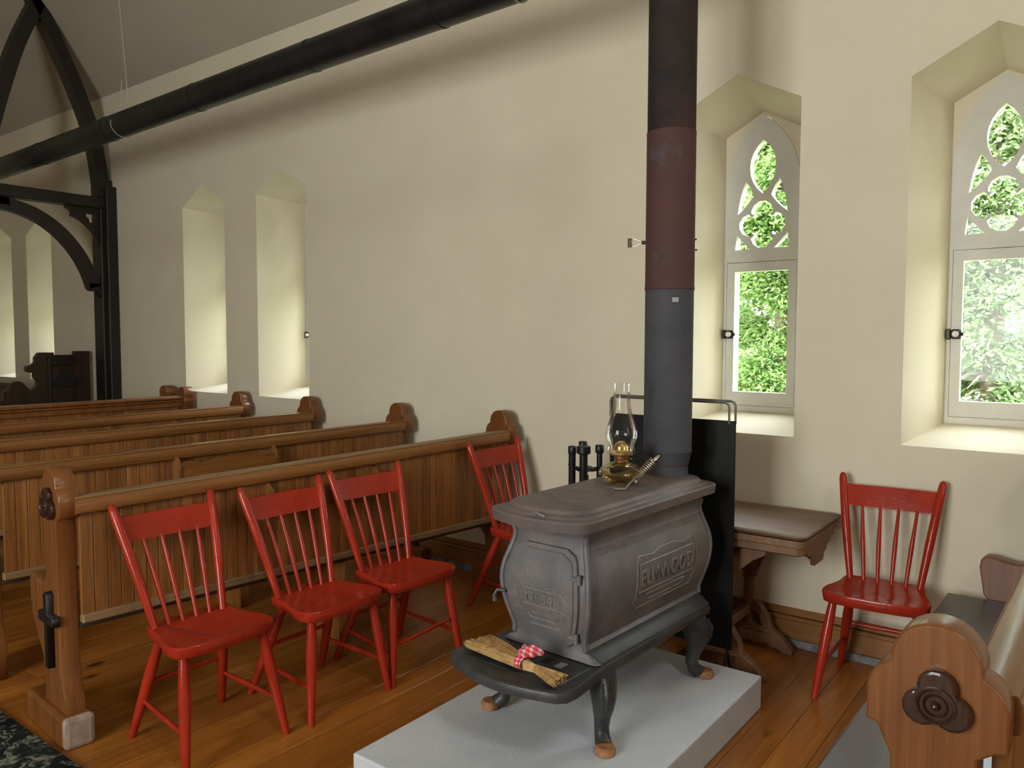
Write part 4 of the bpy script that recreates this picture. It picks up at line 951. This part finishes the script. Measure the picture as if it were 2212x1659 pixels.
# ------------------------------------------------------------------ outside: grass and trees
GRASS = mottle(mat('grass', (0.12, 0.22, 0.05), 0.9), [(0.3, (0.08, 0.16, 0.03)), (0.7, (0.17, 0.27, 0.07))], 3, 6)
bm = nb(); box(bm, -30, 22, 0.7, 40, -0.5, -0.35); struct(obj('ground', bm, GRASS))
def leaf_mat(name, a, b):
    m = mat(name, a, 0.55); t, bs = nodes(m)
    g = N(t, 'ShaderNodeNewGeometry'); r = ramp(t, [(0.0, a), (1.0, b)]); t.links.new(g.outputs['Random Per Island'], r.inputs[0])
    t.links.new(r.outputs[0], bs.inputs['Base Color'])
    tl = N(t, 'ShaderNodeBsdfTranslucent'); mx = N(t, 'ShaderNodeMixShader', Fac=0.35); out = t.nodes['Material Output']
    t.links.new(r.outputs[0], tl.inputs[0]); t.links.new(bs.outputs[0], mx.inputs[1]); t.links.new(tl.outputs[0], mx.inputs[2]); t.links.new(mx.outputs[0], out.inputs[0])
    return m
LEAFA = leaf_mat('cedar_spray_green', (0.07, 0.145, 0.03), (0.23, 0.33, 0.09))
LEAFB = leaf_mat('pale_leaf_green', (0.10, 0.165, 0.06), (0.29, 0.37, 0.16))
BARK = mottle(mat('bark', (0.12, 0.085, 0.06), 0.9), [(0.3, (0.07, 0.05, 0.035)), (0.7, (0.18, 0.13, 0.1))], 12, 5, stretch=(1, 1, 0.2))
def tree(x, y, h, r, n, m, name, label, size, low=0.0, droop=0.3):
    t = thing(name, label, 'tree', (x, y, -0.36), 0, 'trees outside the windows')
    rn = random.Random(int(x*100+y*10))
    bm = nb(); tube(bm, [(0, 0, 0), (0.05, 0.02, h*0.4), (0, 0, h*0.9)], [0.14, 0.10, 0.02], 9); tr = obj('trunk', bm, BARK, t, True)
    verts, faces = [], []
    nb_ = 120
    for b in range(nb_):
        zb = low + (h-low)*rn.random()**0.9; ang = rn.uniform(0, 2*PI); rr = r*(1-0.75*(zb/h)**2.6)*rn.uniform(0.5, 0.95)
        tip = Vector((rr*math.cos(ang), rr*math.sin(ang), zb-droop*rr*rn.uniform(0.2, 1)))
        root = Vector((0, 0, zb))
        for k in range(n//nb_):
            u = rn.uniform(0.25, 1.0); sp = 0.26*(0.4+u)
            p = root.lerp(tip, u)+Vector((rn.gauss(0, sp*0.5), rn.gauss(0, sp*0.5), rn.gauss(0, sp*0.36)))
            d = Vector((math.cos(ang)+rn.gauss(0, 0.7), math.sin(ang)+rn.gauss(0, 0.7), rn.gauss(-0.25, 0.5))).normalized()
            s = Vector((rn.gauss(0, 1), rn.gauss(0, 1), rn.gauss(0.2, 0.8))); s = (s-d*s.dot(d)).normalized(); nn = d.cross(s)
            L = size*rn.uniform(0.6, 1.3); W = L*rn.uniform(0.32, 0.5); i0 = len(verts)
            verts += [p, p+d*L*0.5+s*W*0.5+nn*L*0.08, p+d*L, p+d*L*0.5-s*W*0.5+nn*L*0.08]
            faces += [(i0, i0+1, i0+2), (i0, i0+2, i0+3)]
    me = bpy.data.meshes.new('foliage'); me.from_pydata(verts, [], faces); me.materials.append(m)
    stuff(link_mesh('foliage', me, None, t))
    bm = nb()
    for b in range(26):
        zb = low+(h-low)*rn.random(); ang = rn.uniform(0, 2*PI); rr = r*(1-0.75*(zb/h)**1.4)*0.8
        tube(bm, [(0, 0, zb), (rr*0.5*math.cos(ang), rr*0.5*math.sin(ang), zb-0.02), (rr*math.cos(ang), rr*math.sin(ang), zb-0.15)], [0.03, 0.018, 0.006], 5)
    obj('branch', bm, BARK, tr)
row = [(-9.0, 'C', 'green cedar outside, left of the two lit niches'), (-6.3, 'C', 'cedar outside behind the long bare stretch of wall'), (-3.6, 'C', 'bright green cedar filling the window beside the stovepipe'), (-0.9, 'L', 'pale leafy tree filling the nearest right window'), (1.8, 'C', 'green cedar outside past the right end of the wall')]
for x, k, lb in row:
    near = -4 < x < 1.5
    tree(x, 7.8, 5.6, 1.05, 72000 if near else 9000, LEAFA if k == 'C' else LEAFB, 'cedar_tree' if k == 'C' else 'leafy_tree', lb, 0.092 if near else 0.18)
back = [(-11.6, 'green tree outside the farthest niches beyond the timber frame'), (-8.8, 'tree of the back row left of the two lit niches'), (-6.0, 'paler back tree glimpsed left of the cedar through the window beside the stovepipe'), (-2.9, 'paler back tree between the bright cedar and the pale leafy tree'), (0.3, 'paler back tree right of the pale leafy tree')]
for x, lb in back:
    near = -7 < x < 2
    tree(x, 11.2, 6.8, 1.25, 36000 if near else 9000, LEAFB, 'leafy_tree', lb, 0.15 if near else 0.22)
